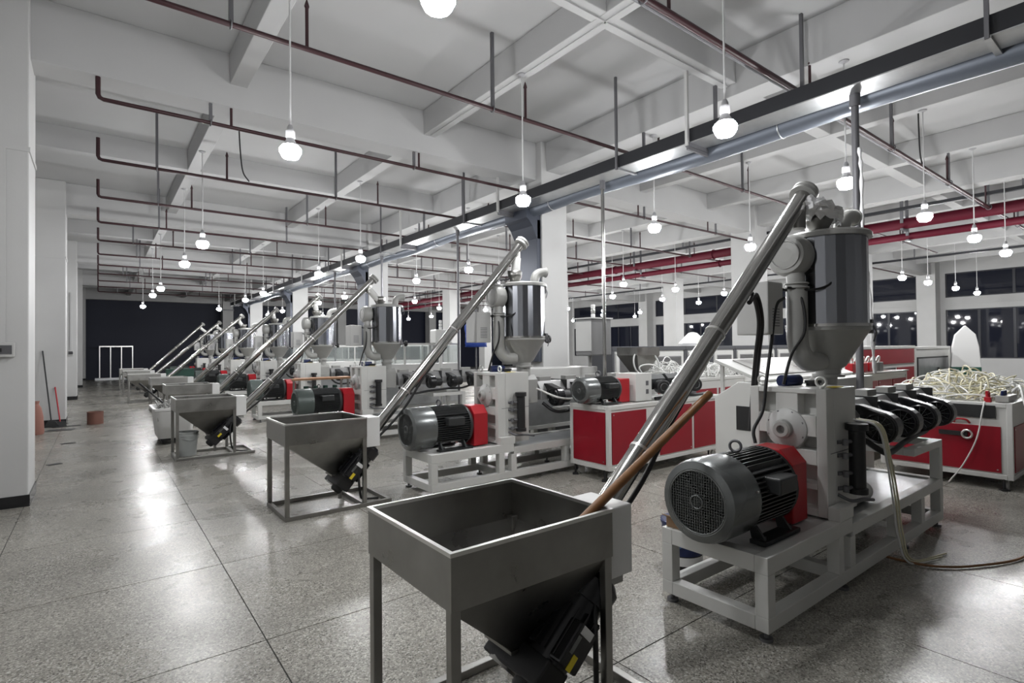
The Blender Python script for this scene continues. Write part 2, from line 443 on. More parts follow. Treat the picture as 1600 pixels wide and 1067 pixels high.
# slate tray drops on the columns
for k, y in enumerate(COLY[1:5]):
    t = thing('tray_drop', 'slate blue cable tray running down the %s white column' % ['nearest middle', 'second middle', 'third middle', 'fourth middle'][k], 'cable tray', (6.6, y, 0), 'cable tray drops on the columns')
    MB().box(-.09, -.33, 1.35, -.002, .33, 4.02).build('tray_cover', M_SLATE, t, bevel=.01)
    MB().prism([(-.34, 4.2), (-.34, 4.02), (-.28, 3.98), (-.2, 3.88), (-.09, 3.66), (-.002, 3.66), (-.002, 4.2)], 'y', -.33, .33).build('tray_elbow', M_SLATE, t)
# power drop posts from the tray to the machines
for k, (y, r) in enumerate(((2.2, .035), (5.71, .028), (9.95, .026), (13.9, .026), (17.6, .026))):
    t = thing('conduit_post', '%s steel conduit dropping from the cable tray to the %s extruder' % (['dark thick', 'shiny', 'slim grey', 'slim far', 'most distant'][k], ORD[k]), 'conduit', (6.2, y, 0), 'conduit posts below the cable tray')
    mm = [M_HANG, M_TUBE, M_HANG, M_HANG, M_HANG][k]
    MB().cyl((0, 0, 0), (0, 0, 4.18), r, n=14).build('post', mm, t)
    MB().lathe((0, 0, 4.06), (0, 0, 1), [(r + .015, 0), (r + .015, .13)], 14).build('coupling', M_HANG, t)
    MB().lathe((0, 0, 0), (0, 0, 1), [(.09, 0), (.09, .012), (r + .01, .02), (r + .01, .05)], 14).build('foot_flange', M_HANG, t)
# red fire mains on the right and dark trays above them
for k, (z, r, dx) in enumerate(((4.52, .13, 0), (4.26, .09, .34))):
    t = thing('fire_main', '%s red fire main pipe along the right of the hall' % ['upper thick', 'lower thinner'][k], 'pipe', (15.45 + dx, -3, z), 'red fire mains')
    MB().cyl((0, 0, 0), (0, 36, 0), r, n=16).build('pipe', M_PIPE_RED, t)
    for q in range(8):
        MB().torus((0, 4.4 + 4.07 * q, 0), (0, 1, 0), r + .012, .018, 16, 6).build('pipe_coupling', M_PIPE_RED, t)
    for q in range(8):
        yy = 3.4 + 4.07 * q
        MB().box(-r - .05, yy - .03, 0, -r - .01, yy + .03, ZS - z).box(-r - .05, yy - .03, -r - .04, r + .03, yy + .03, -r).build('pipe_hanger', M_HANG, t)
for k, (x, z) in enumerate(((15.05, 4.78), (22.95, 4.62))):
    t = thing('lighting_tray', '%s narrow dark tray along the ceiling' % ['nearer, above the red fire main,', 'farther, in front of the window wall,'][k], 'cable tray', (x, -3, z))
    MB().box(0, 0, 0, .1, 37, .07).build('tray_channel', M_TRAY, t)
    for q in range(9):
        MB().box(.03, 1.2 + 4.07 * q, .07, .06, 1.24 + 4.07 * q, ZS - z).build('hanger_strut', M_HANG, t)

# ================================================================== MOTORS (shared builder)
def motor(parent, x0, y, zc, L, r, cowl=M_MOTOR, body=M_MOTORD, eye=True):
    """induction motor with its axis along x, fan end at x0; one part with sub-parts"""
    lc = L * .36
    b = MB(); b.cyl((x0 + lc - .02, y, zc), (x0 + L, y, zc), r * .84, n=32)
    nf = 13
    for sgn in (-1, 1):                         # cooling fins: horizontal blades left and right, upright ones on top and below
        for k in range(nf):
            q = -r * .62 + k * (1.24 * r / (nf - 1)); e = math.sqrt(max(0, (r * 1.0) ** 2 - q * q)); inn = math.sqrt(max(0, (r * .80) ** 2 - q * q))
            b.box(x0 + lc, y + sgn * inn, zc + q - .0035, x0 + L - .05, y + sgn * e, zc + q + .0035)
            if sgn > 0: b.box(x0 + lc, y + q - .0035, zc + inn, x0 + L - .05, y + q + .0035, zc + e)
    b.lathe((x0 + L - .05, y, zc), (1, 0, 0), [(r * .98, 0), (r * 1.0, .02), (r * .9, .05), (r * .5, .06)], 32)
    o = b.build('motor', body, parent)
    MB().lathe((x0, y, zc), (1, 0, 0), [(r * .74, .004), (r * .80, 0), (r * .97, .012), (r * 1.02, .05), (r * 1.02, lc)], 40, cap0=False, cap1=False).lathe((x0, y, zc), (1, 0, 0), [(r * 1.02, lc), (r * .85, lc)], 40, False, False).build('fan_cowl', cowl, o)
    gm = MB()                                    # wire mesh of the fan guard
    rg = r * .76; st = r * .066; n = int(rg / st)
    for k in range(-n, n + 1):
        q = k * st; h = math.sqrt(max(0, rg * rg - q * q))
        gm.box(x0 + .004, y - h, zc + q - .0014, x0 + .007, y + h, zc + q + .0014); gm.box(x0 + .003, y + q - .0014, zc - h, x0 + .0055, y + q + .0014, zc + h)
    gm.torus((x0 + .004, y, zc), (1, 0, 0), rg, .006, 36, 6); gm.torus((x0 + .003, y, zc), (1, 0, 0), r * .16, .006, 20, 6)
    gm.build('fan_guard', cowl, o)
    fm = MB(); fm.cyl((x0 + .03, y, zc), (x0 + .07, y, zc), r * .17, n=16); fm.cyl((x0 + .075, y, zc), (x0 + .08, y, zc), r * .96, n=32)
    for k in range(7):
        a = 2 * math.pi * k / 7
        fm.obox((x0 + .05, y + math.cos(a) * r * .44, zc + math.sin(a) * r * .44), (.03, r * .6, .006), Matrix.Rotation(a, 3, 'X'))
    fm.build('fan', M_MOTORD, o)
    if eye: MB().torus((x0 + L * .55, y, zc + r + .035), (1, .3, 0), .033, .009, 20, 8).cyl((x0 + L * .55, y, zc + r * .8), (x0 + L * .55, y, zc + r + .006), .014, n=10).build('lifting_eye', M_HANG, o)
    MB().box(x0 + L * .50, y - r - .06, zc + r * .12, x0 + L * .78, y - r * .7, zc + r * .52).build('terminal_box', body, o, bevel=.01)
    for sgn in (-1, 1):
        f = MB()
        f.box(x0 + lc + .03, y + sgn * r * .62, zc - r * 1.1, x0 + L - .03, y + sgn * r * 1.02, zc - r * 1.0)
        for xx in (x0 + lc + .06, x0 + L - .12):
            f.prism([(y + sgn * r * .95, zc - r * 1.0), (y + sgn * r * .6, zc - r * 1.0), (y + sgn * r * .5, zc - r * .6), (y + sgn * r * .6, zc - r * .55)], 'x', xx, xx + .02)
            f.cyl((xx + .035, y + sgn * r * .85, zc - r * 1.0), (xx + .035, y + sgn * r * .85, zc - r * .92), .012, n=6)
        f.build('motor_foot', body, o)
    MB().box(x0 + lc - .04, y - r * 1.02 - .001, zc + r * .25, x0 + lc - .03, y - r * .99, zc + r * .3).build('cowl_screw', M_RIM, o)
    return o

# ================================================================== EXTRUDER
def make_extruder(full=True, cowl=M_MOTOR):
    t = thing('extruder', 'x', 'extruder')
    W = .34
    f = MB()
    for sy in (-1, 1):
        y0, y1 = (sy * W, sy * (W - .075))
        f.box(0, y0, .06, 3.08, y1, .14)                        # bottom rail
        f.box(0, y0, .37, 1.12, y1, .465)                       # top rail, motor end
        f.box(1.12, y0, .34, 3.08, y1, .42)                     # top rail, barrel end
        f.box(.93, y0, .465, 1.14, y1, .55)                     # raised step
        for x in (0, .90, 1.08, 1.95, 2.5, 3.0): f.box(x, y0, .14, x + .08, y1, .37 if x < 1 else .34)
        f.box(3.0, y0, .42, 3.08, y1, .70)
        f.box(2.35, y0, .70, 3.08, y1, .76)
    for x in (0, 1.0, 3.0): f.box(x, -W + .075, .06, x + .08, W - .075, .14)
    f.box(0, -W + .075, .37, .08, W - .075, .465); f.box(3.0, -W + .075, .34, 3.08, W - .075, .42)
    f.box(3.0, -W + .075, .70, 3.08, W - .075, .76); f.box(2.35, -W + .075, .70, 2.42, W - .075, .76)
    f.build('frame', M_MWHITE, t, bevel=.004)
    MB().box(.08, -W + .075, .43, 1.12, W - .075, .45).build('motor_bed', M_LGREY, t)
    MB().box(1.13, -W + .075, .385, 3.0, W - .075, .405).build('drip_tray', M_GALV, t)
    for x in (.05, 1.05, 2.2, 3.03):
        for sy in (-1, 1):
            MB().cyl((x, sy * (W - .04), 0), (x, sy * (W - .04), .018), .035, n=12).cyl((x, sy * (W - .04), .018), (x, sy * (W - .04), .075), .012, n=8).build('levelling_foot', M_HANG, t)
    motor(t, -.13, 0, .715, .76, .235, cowl)
    g = MB().prism([(-.17, .465), (-.17, .84), (-.09, .93), (.09, .93), (.17, .84), (.17, .465)], 'x', .66, .86)
    g.build('coupling_guard', M_GUARD, t, bevel=.008)
    # gearbox: ribbed end plate with sunk pockets
    gb = MB().box(1.06, -.26, .465, 1.42, .26, 1.31)
    gb.box(.95, -.26, .465, 1.06, -.195, 1.31).box(.95, .195, .465, 1.06, .26, 1.31)
    gb.box(.95, -.195, 1.275, 1.06, .195, 1.31).box(.95, -.195, .99, 1.06, .195, 1.13).box(.95, -.195, .80, 1.06, .195, .90).box(.95, -.195, .465, 1.06, .195, .51)
    gb.box(.95, -.195, .64, 1.06, .195, .68)
    gb.prism([(-.075, .80), (-.075, 1.29), (.075, 1.29), (.075, .80)], 'x', .955, 1.06)
    go = gb.build('gearbox', M_MWHITE if cowl is M_MOTOR else M_MWHITE, t, bevel=.005)
    MB().lathe((.95, 0, 1.03), (-1, 0, 0), [(.138, -.03), (.138, .012), (.128, .02), (.07, .04)], 36).build('bearing_flange', M_LGREY, go)
    MB().lathe((.915, 0, 1.03), (-1, 0, 0), [(.062, 0), (.062, .045), (.05, .055), (.028, .055), (.028, .0)], 24, True, True).build('shaft_hub', M_GREYPAINT, go)
    bt = MB()
    for k in range(8):
        a = 2 * math.pi * (k + .5) / 8
        bt.cyl((.94, math.cos(a) * .122, 1.03 + math.sin(a) * .122), (.928, math.cos(a) * .122, 1.03 + math.sin(a) * .122), .008, n=6)
    bt.build('flange_bolts', M_HANG, go)['kind'] = 'stuff'
    MB().lathe((1.25, -.05, 1.31), (0, 0, 1), [(.045, 0), (.045, .02), (.055, .022), (.055, .04), (.03, .045)], 18).build('breather_cap', M_BLACK, go)
    for sy in (-1, 1):
        MB().torus((1.02, sy * .2, 1.355), (1, 0, 0), .032, .01, 18, 8).cyl((1.02, sy * .2, 1.30), (1.02, sy * .2, 1.325), .016, n=10).build('lifting_eye', M_RIM, go)
    MB().cyl((1.1, .1, 1.345), (1.28, .07, 1.345), .045, n=16).build('oil_pump', M_NAVY, go)
    MB().box(1.10, -.262, 1.315, 1.22, -.2, 1.318).build('warning_label', M_YEL, go)
    if full:
        MB().box(1.0, -.2615, .88, 1.42, -.2602, .885).build('plate_seam', M_HANG, go)
    # oil cooler in front of the gearbox
    oc = MB().lathe((1.24, -.33, .60), (0, 0, 1), [(.062, 0), (.062, .035), (.05, .04), (.05, .42), (.068, .425), (.068, .47)], 20)
    oc.build('oil_cooler', M_BLACK, t)
    pv = MB()
    for z in (.64, .74, .86, .95): pv.cyl((1.24, -.33, z), (1.1, -.26, z), .014, n=8).cyl((1.13, -.30, z - .02), (1.13, -.30, z + .02), .02, n=8)
    pv.tube(bez([(1.1, -.26, .60), (1.16, -.32, .56), (1.3, -.34, .55), (1.42, -.36, .53)]), .012, 6)
    pv.build('oil_pipework', M_HANG, t)
    # throat, barrel, heater covers with junction boxes, blowers
    MB().prism([(-.13, .90), (-.13, 1.2), (-.07, 1.26), (.07, 1.26), (.13, 1.2), (.13, .90)], 'x', 1.42, 1.68).cyl((1.55, 0, 1.2), (1.55, 0, 1.36), .09, n=20).build('feed_throat', M_GREYPAINT, t, bevel=.006)
    br = MB().cyl((1.42, 0, 1.05), (3.7, 0, 1.05), .075, n=20); br.lathe((3.62, 0, 1.05), (1, 0, 0), [(.13, 0), (.13, .07), (.08, .12)], 24)
    br.build('barrel', M_HANG, t)
    for k in range(4):
        x = 1.72 + .47 * k
        c = MB().prism([(-.145, .93), (-.145, 1.06), (-.06, 1.17), (.06, 1.17), (.145, 1.06), (.145, .93)], 'x', x, x + .44).build('heater_cover', M_BARREL, t, bevel=.006)
        MB().box(x + .06, -.05, 1.17, x + .26, .05, 1.225).build('junction_box', M_GREYPAINT, c, bevel=.004)
        MB().box(x + .435, -.148, .925, x + .46, .148, 1.18).build('cover_band', M_BLACK, c)
        # blower: scroll below the barrel, its round intake facing the motor end, fan motor behind
        px, py_, pz, rr = x + .10, -.27, .975, .122
        hs = [(py_ + math.cos(R(a)) * rr, pz + math.sin(R(a)) * rr) for a in range(95, 361, 15)] + [(-.06, 1.04), (-.06, 1.14), (-.13, 1.14)]
        bo = MB().prism(hs, 'x', px, px + .12).build('blower', M_BLACKG, t, bevel=.012)
        MB().lathe((px + .12, py_, pz), (1, 0, 0), [(.085, 0), (.085, .13), (.07, .145)], 20).build('blower_motor', M_BLACK, bo)
        MB().lathe((px, py_, pz), (-1, 0, 0), [(.108, 0), (.108, .012), (.098, .018), (.09, .002)], 28, False, False).torus((px - .006, py_, pz), (1, 0, 0), .06, .003, 24, 6).build('blower_rim', M_BLACKG, bo)
        gl = MB().cyl((px - .002, py_, pz), (px - .01, py_, pz), .022, n=14)
        for q in range(12):
            a = 2 * math.pi * q / 12
            gl.obox((px - .005, py_ + math.cos(a) * .055, pz + math.sin(a) * .055), (.004, .08, .004), Matrix.Rotation(a, 3, 'X'))
        gl.build('blower_grille', M_MOTOR, bo)
    MB().tube(bez([(1.7, -.2, .9), (1.78, -.3, .81), (1.95, -.3, .78), (2.3, -.28, .81), (2.7, -.26, .83), (3.1, -.22, .83), (3.4, -.15, .9)]), .022, 8).build('cable_loom', M_BLACK, t)
    return t

# ================================================================== HOPPER DRYER (origin at the throat flange, z = 1.36)
def make_dryer(side=-1):
    t = thing('hopper_dryer', 'x', 'dryer')
    MB().lathe((0, 0, 0), (0, 0, 1), [(.11, 0), (.11, .02), (.085, .025), (.085, .06), (.12, .085), (.27, .34), (.285, .35), (.285, .375)], 40).build('cone', M_GREYPAINT, t)
    MB().lathe((0, 0, .375), (0, 0, 1), [(.29, 0), (.29, .022)], 48).build('drum_ring', M_TUBE, t)
    dr = MB().lathe((0, 0, .395), (0, 0, 1), [(.272, 0), (.272, .64)], 26, False, False); dr.sm = [False] * len(dr.sm); dr.build('drum', M_CHROME, t)
    MB().lathe((0, 0, 1.035), (0, 0, 1), [(.30, 0), (.30, .03), (.285, .045), (.12, .065)], 44).build('lid', M_GREYPAINT, t)
    e = bez([(.14, -.06, 1.06), (.14, -.06, 1.13), (.17, -.06, 1.2), (.24, -.07, 1.235), (.31, -.08, 1.24)], 6)
    MB().tube(e, .058, 18).torus(e[-1], Vector(e[-1]) - Vector(e[-2]), .060, .008, 18, 6).build('exhaust_elbow', M_GREYPAINT, t)
    MB().cyl(Vector(e[-1]), Vector(e[-1]) + (Vector(e[-1]) - Vector(e[-2])).normalized() * .003, .052, n=18).build('elbow_mouth', M_BLACK, t)
    for (a, z) in ((-.35, 1.02), (-.9, .385)):
        c, s = math.cos(a), math.sin(a)
        MB().box(c * .29 - .015, s * .29 - .015, z - .06, c * .29 + .02, s * .29 + .015, z + .045).tube([(c * .31, s * .31, z), (c * .33, s * .33, z - .05), (c * .31, s * .31, z - .12)], .006, 6).build('latch', M_HANG, t)
    MB().lathe((.28, -.05, .36), (1, -.15, 0), [(.018, 0), (.018, .05), (.05, .052), (.058, .075), (.05, .1), (.0, .11)], 20).build('clean_out_knob', M_BLACK, t)
    # inlet cup on the lid
    MB().lathe((-.14, 0, 1.06), (0, 0, 1), [(.075, 0), (.075, .04), (.11, .10), (.115, .17)], 4, True, False).build('inlet_cup', M_STEEL, t, solid=.006)
    # blower scroll
    bl = MB().lathe((-.36, .10, .90), (1, 0, 0), [(.05, -.085), (.13, -.08), (.15, -.05), (.155, .0), (.15, .05), (.13, .075), (.06, .08)], 36)
    bo = bl.build('blower_scroll', M_GREYPAINT, t)
    MB().lathe((-.28, .10, .90), (1, 0, 0), [(.09, 0), (.09, .03)], 24).cyl((-.26, .10, .90), (-.06, .10, .90), .07, n=24).build('blower_motor', M_CHROME, bo)
    fr = MB()
    for k in range(20):
        a = 2 * math.pi * k / 20
        fr.box(-.278, .10 + math.cos(a) * .10 - .004, .90 + math.sin(a) * .10 - .004, -.25, .10 + math.cos(a) * .10 + .004, .90 + math.sin(a) * .10 + .004)
    fr.torus((-.445, .10, .90), (1, 0, 0), .10, .006, 28, 6)
    fr.build('blower_vents', M_GREYPAINT, bo)['kind'] = 'stuff'
    # heater pipe: vertical with flanges and lower elbow into the cone
    MB().cyl((-.36, .08, .84), (-.36, .06, .68), .062, n=20).torus((-.36, .06, .69), (0, 0, 1), .075, .008, 24, 6).torus((-.36, .06, .66), (0, 0, 1), .078, .008, 24, 6).build('pipe_neck', M_GREYPAINT, t)
    MB().tube(bez([(-.36, .06, .68), (-.36, .06, .42), (-.36, .06, .28), (-.33, .05, .18), (-.26, .03, .12), (-.14, .0, .12)], 6), .072, 20).build('air_pipe', M_GREYPAINT, t)
    # control box beside the pipe
    cb = MB().box(-.66, .12, .32, -.44, .36, .70).build('control_box', M_LGREY, t, bevel=.008)
    lv = MB()
    for k in range(7): lv.box(-.60, .118, .38 + k * .02, -.50, .121, .387 + k * .02)
    lv.build('vent_slots', M_HANG, cb)['kind'] = 'stuff'
    MB().tube(bez([(-.42, .16, .66), (-.40, .02, .60), (-.42, -.02, .35), (-.45, .06, .18), (-.5, .1, -.04)]), .011, 8).build('power_cable', M_BLACK, t)
    MB().tube(bez([(-.28, .03, .82), (-.22, -.1, .76), (-.24, -.12, .68), (-.34, -.04, .64), (-.46, .08, .66)]), .009, 8).build('blower_cable', M_BLACK, t)
    return t

# ================================================================== SCREW LOADER (origin at the near left foot)
def make_loader(top, label, group, W=.80, D=.70, bottom=None, sleeve=None):
    """top = auger head in local coordinates; bottom = lower end of the auger axis"""
    t = thing('screw_loader', label, 'loader', (0, 0, 0), group)
    B = Vector(bottom or (.54, D / 2, .27)); Tp = Vector(top); d = (Tp - B).normalized()
    ZT, ZB, th = .91, .71, .005
    b = MB().box(0, 0, ZB, W, th, ZT).box(0, D - th, ZB, W, D, ZT).box(0, th, ZB, th, D - th, ZT).box(W - th, th, ZB, W, D - th, ZT)
    bo = b.build('bin', M_STEEL, t)
    MB().box(-.004, -.004, ZT - .012, W + .004, .013, ZT + .003).box(-.004, D - .013, ZT - .012, W + .004, D + .004, ZT + .003).box(-.004, .013, ZT - .012, .013, D - .013, ZT + .003).box(W - .013, .013, ZT - .012, W + .004, D - .013, ZT + .003).build('folded_rim', M_RIM, bo)
    h = .09
    q0 = [(th, th, ZB), (W - th, th, ZB), (W - th, D - th, ZB), (th, D - th, ZB)]
    q1 = [(B.x - h, B.y - h, B.z + .05), (B.x + h, B.y - h, B.z + .05), (B.x + h, B.y + h, B.z + .05), (B.x - h, B.y + h, B.z + .05)]
    c = MB(); c._add(q0 + q1, [(0, 1, 5, 4), (1, 2, 6, 5), (2, 3, 7, 6), (3, 0, 4, 7)])
    c.build('cone', M_STEEL, t, solid=.004)
    MB().box(B.x - h - .01, B.y - h - .01, B.z + .035, B.x + h + .01, B.y + h + .01, B.z + .05).build('cone_flange', M_STEEL, t)
    s = .042
    for (x, y) in ((0, 0), (W - s, 0), (0, D - s), (W - s, D - s)):
        MB().box(x + .002, y + .006 if y == 0 else y - .006, .04, x + s, (y + s) if y == 0 else y + s - .006, ZB + .02).build('leg', M_STEEL, t, bevel=.003)
    E_ = .27
    fm = MB()
    for y in (0, D - .04): fm.box(0, y, 0, W + E_, y + .04, .04)
    for x in (0, W - .04, W + E_ - .04): fm.box(x, .04, 0, x + .04, D - .04, .04)
    fm.build('base_frame', M_STEEL, t, bevel=.003)
    # auger
    a = MB().cyl(B, Tp, .058, n=28).build('auger_tube', M_TUBE, t)
    LL = (Tp - B).length
    for q in (.32, .58):
        MB().lathe(B + d * LL * q, d, [(.062, -.008), (.062, .008)], 24).build('tube_clamp', M_RIM, a)
    MB().lathe(Tp, d, [(.06, -.04), (.09, -.035), (.09, -.01), (.075, 0), (.09, .008), (.09, .03), (.05, .045), (.02, .05)], 28).build('end_flange', M_GREYPAINT, a)
    MB().cyl(Tp - d * .14, Tp - d * .14 + Vector((.0, 0, -.17)), .055, n=20).build('outlet_spout', M_STEEL, a)
    MB().cyl(B - d * .10, B + d * .02, .075, n=20).build('auger_foot', M_STEEL, a)
    # geared drive: fan end low, gear case beside the auger foot
    u = Vector((-d.z, 0, d.x))                      # perpendicular in the x-z plane
    off = Vector((0, -.19, 0))
    rot = Matrix((d, Vector((0, 1, 0)), d.cross(Vector((0, 1, 0))))).transposed()
    m0 = B + d * .05 + off; K = 1.3
    mo = MB().cyl(m0 - d * .02 * K, m0 + d * .2 * K, .074 * K, n=24)
    for k in range(16):
        a_ = 2 * math.pi * k / 16
        w_ = rot @ Vector((0, math.cos(a_), math.sin(a_)))
        mo.obox(m0 + d * .08 * K + w_ * .08 * K, (.16 * K, .022 * K, .005), rot @ Matrix.Rotation(a_, 3, 'X'))
    mo.lathe(m0 + d * .2 * K, d, [(.09 * K, 0), (.092 * K, .07 * K), (.07 * K, .095 * K), (.03 * K, .1 * K)], 22)
    dm = mo.build('drive_motor', M_BLACKG, t)
    MB().obox(m0 + d * .06 + Vector((0, -.095, .02)), (.18, .07, .13), rot).build('terminal_box', M_BLACKG, dm, bevel=.01)
    MB().obox(m0 + d * .12 + Vector((0, -.132, .03)), (.035, .003, .075), rot).build('nameplate', M_PAPER, dm)
    MB().obox(m0 + d * .0 + Vector((0, -.132, .02)), (.065, .003, .03), rot).build('yellow_plate', M_YEL, dm)
    MB().obox(m0 + d * .03 + Vector((0, -.1325, .07)), (.075, .003, .022), rot).build('grey_plate', M_MOTOR, dm)
    gc = MB().obox(m0 - d * .08 + Vector((0, .1, 0)), (.12, .36, .15), rot).lathe(m0 - d * .14 + Vector((0, .02, 0)), -d, [(.06, 0), (.06, .03), (.045, .05)], 18)
    gc.build('gear_case', M_BLACK, t, bevel=.01)
    MB().cyl((B.x + .02, B.y, 0.04), (B.x + .02, B.y, .16), .02, n=10).build('foot_stay', M_STEEL, t)
    # control box hung on the right side
    cbx = MB().box(W + .004, .02, .60, W + .15, .27, .905).build('control_box', M_PVC, t, bevel=.006)
    MB().box(W + .004, .05, .555, W + .12, .22, .60).build('cable_duct', M_GREYPAINT, cbx)
    MB().tube(bez([(W + .03, .1, .56), (W - .06, .05, .48), (W - .08, .03, .33), (W - .05, .06, .12), (W + .02, .14, .05), (W + .2, .2, .012)]), .012, 8).build('power_cable', M_BLACK, t)
    MB().tube(bez([tuple(B + d * .55 + Vector((.03, -.02, -.075))), tuple(B + d * 1.0 + Vector((.06, -.02, -.10))), tuple(B + d * 1.45 + Vector((.03, -.01, -.07))), tuple(B + d * 1.9 + Vector((.02, 0, -.07)))]), .014, 8).build('sensor_cable', M_BLACK, t)
    if sleeve:
        S0 = Tp - d * .14 + Vector((0, 0, -.10)); P = bez([S0, S0 * .7 + Vector(sleeve) * .3 + Vector((0, 0, -.0)), Vector(sleeve) * .75 + S0 * .25, sleeve], 8)
        MB().tube(P, lambda q: .062 + .004 * math.sin(q * 150), 16).build('outlet_sleeve', M_SLEEVE, t)
    return t

# ------------------------------------------------------------------ place the eight lines
MY = [1.80, 5.45, 9.45, 13.4, 17.4, 21.6, 25.7, 29.4]
MX = [2.83, 2.83, 2.75, 2.85, 2.85, 2.8, 2.8, 2.75]
LO = [(.94, 1.57), (1.385, 5.29), (.90, 9.25), (1.12, 13.35), (1.12, 17.45), (.76, 20.9), (.74, 25.1), (.72, 28.3)]
TOPS = [(4.06, 2.70), (4.36, 2.97), (4.05, 2.92), (4.32, 2.94), (4.33, 2.87), (4.18, 2.89), (4.10, 2.84), (3.98, 2.93)]
e_near = make_extruder(True)
e_far = None
NAMES = ['nearest white extruder, grey finned motor and red guard, in the right foreground',
         'second white extruder from the camera, beside the red wheeled cabinet',
         'third white extruder from the camera, with a grey-green motor behind the second steel bin',
         'fourth white extruder from the camera, behind the board rack', 'fifth white extruder from the camera',
         'sixth white extruder from the camera', 'seventh white extruder from the camera', 'eighth and most distant white extruder']
e3 = make_extruder(True, M_GREENM)
for k in range(8):
    t = e_near if k == 0 else (e3 if k == 2 else copy_tree(e3 if k > 2 else e_near))
    t.location = (MX[k], MY[k], 0); t['label'] = NAMES[k]; t['group'] = 'extruders in a row'
d0 = make_dryer()
DN = ['nearest hopper dryer with a dark mirror-steel drum, above the foreground extruder',
      'second hopper dryer from the camera, bright striped steel drum and ribbed inlet sleeve',
      'third hopper dryer from the camera, with a curved white inlet sleeve', 'fourth hopper dryer from the camera', 'fifth hopper dryer from the camera',
      'sixth hopper dryer from the camera', 'seventh hopper dryer from the camera', 'eighth and most distant hopper dryer']
for k in range(8):
    t = d0 if k == 0 else copy_tree(d0)
    t.location = (MX[k] + 1.55 + (.03 if k == 0 else 0), MY[k] - .02, 1.362); t['label'] = DN[k]; t['group'] = 'hopper dryers on the extruders'
LN = ['nearest stainless bin loader in the foreground with a slanting screw tube to the near dryer',
      'second stainless bin loader from the camera, standing left of the second extruder',
      'third stainless bin loader from the camera, a pale bucket standing under it', 'fourth stainless bin loader from the camera, behind the white tub',
      'fifth stainless bin loader from the camera', 'sixth stainless bin loader from the camera', 'seventh stainless bin loader from the camera', 'eighth and farthest stainless bin loader']
for k in range(8):
    x, y = LO[k]; tx, tz = TOPS[k]
    top = (tx - x, MY[k] - .02 - y, tz)
    dx, dy = MX[k] + 1.55 - .14 - x, MY[k] - .02 - y
    W = .80 if k < 3 else .86
    sl = None if k == 0 else (dx, dy, 2.5)
    t = make_loader(top, LN[k], 'screw loaders in a row', W, .70, (.54 if k != 1 else .62, .35, .27), sl)
    t.location = (x, y, 0)
# crinkled film bag tied over the nearest loader outlet
bg = MB(); nU, nV = 22, 16
random.seed(3)
vs = []
for i in range(nU):
    for j in range(nV):
        u_, v_ = i / (nU - 1), j / (nV - 1)
        rr = .05 + .075 * math.sin(math.pi * min(1, v_ * 1.0)) * (1 + .35 * random.uniform(-1, 1)) + .05 * v_
        a = 2 * math.pi * u_
        vs.append((4.05 + .26 * v_ + math.cos(a) * rr * (1 + .9 * v_), 1.74 + math.sin(a) * rr * .8, 2.66 - .13 * v_ + random.uniform(-.025, .025)))
fs = [(i * nV + j, ((i + 1) % nU) * nV + j, ((i + 1) % nU) * nV + j + 1, i * nV + j + 1) for i in range(nU) for j in range(nV - 1)]
bg._add(vs, fs, False)
tag(bg.build('film_bag', M_FILM, None, solid=.002, fix=False), 'crinkled clear plastic film tied round the outlet of the nearest screw tube', 'plastic film')

# ================================================================== DOWNSTREAM EQUIPMENT
def panel_cabinet(name, label, cat, loc, sx, sy, z0, z1, front=(), left=(), casters=True, zp=(.2, .82), foot=False):
    """white steel cabinet with red panels; front = x ranges on the -y side, left = y ranges on the -x side"""
    t = thing(name, label, cat, loc)
    MB().box(.012, .012, z0 + .01, sx - .012, sy - .012, z1 - .01).build('body', M_MWHITE, t)
    f = MB(); e = .05
    for x in (0, sx - e):
        for y in (0, sy - e): f.box(x, y, z0, x + e, y + e, z1)
    for z in (z0, z1 - e):
        f.box(e, 0, z, sx - e, e, z + e).box(e, sy - e, z, sx - e, sy, z + e).box(0, e, z, e, sy - e, z + e).box(sx - e, e, z, sx, sy - e, z + e)
    f.build('frame', M_MWHITE, t, bevel=.004)
    for a, b in front:
        p = MB().box(a, .0, zp[0], b, .011, zp[1]).build('red_panel', M_RED, t)
        MB().cyl((a + .03, -.003, zp[1] - .03), (a + .03, .001, zp[1] - .03), .008, n=8).build('screw', M_RIM, p)
        MB().cyl((b - .03, -.003, zp[0] + .03), (b - .03, .001, zp[0] + .03), .008, n=8).build('screw', M_RIM, p)
    for a, b in left:
        p = MB().box(.0, a, zp[0], .011, b, zp[1]).build('red_panel', M_RED, t)
        MB().cyl((-.003, a + .03, zp[0] + .03), (.001, a + .03, zp[0] + .03), .008, n=8).build('screw', M_RIM, p)
    if foot:
        for x in (.03, sx - .09):
            for y in (.03, sy - .09): MB().box(x, y, 0, x + .06, y + .06, z0 + .01).build('foot', M_MWHITE, t)
    if casters:
        for x in (.12, sx - .12):
            for y in (.08, sy - .08):
                c = MB().box(x - .03, y - .025, z0 - .025, x + .03, y + .025, z0).build('caster_fork', M_GALV, t)
                MB().cyl((x, y - .016, .048), (x, y + .016, .048), .047, n=18).build('caster_wheel', M_LGREY, c)
                MB().cyl((x - .11, y, 0), (x - .11, y, .02), .05, n=4).cyl((x - .11, y, .02), (x - .11, y, z0 + .005), .013, n=8).build('levelling_foot', M_BLACK, t)
    return t
cA = panel_cabinet('coextruder_cabinet', 'white cabinet with crimson side panels on casters, beside the second extruder', 'cabinet', (4.80, 4.37, 0), 2.42, .66, .13, .90,
                   [(.06, .70), (.98, 1.68), (1.74, 2.36)], [(.06, .60)])
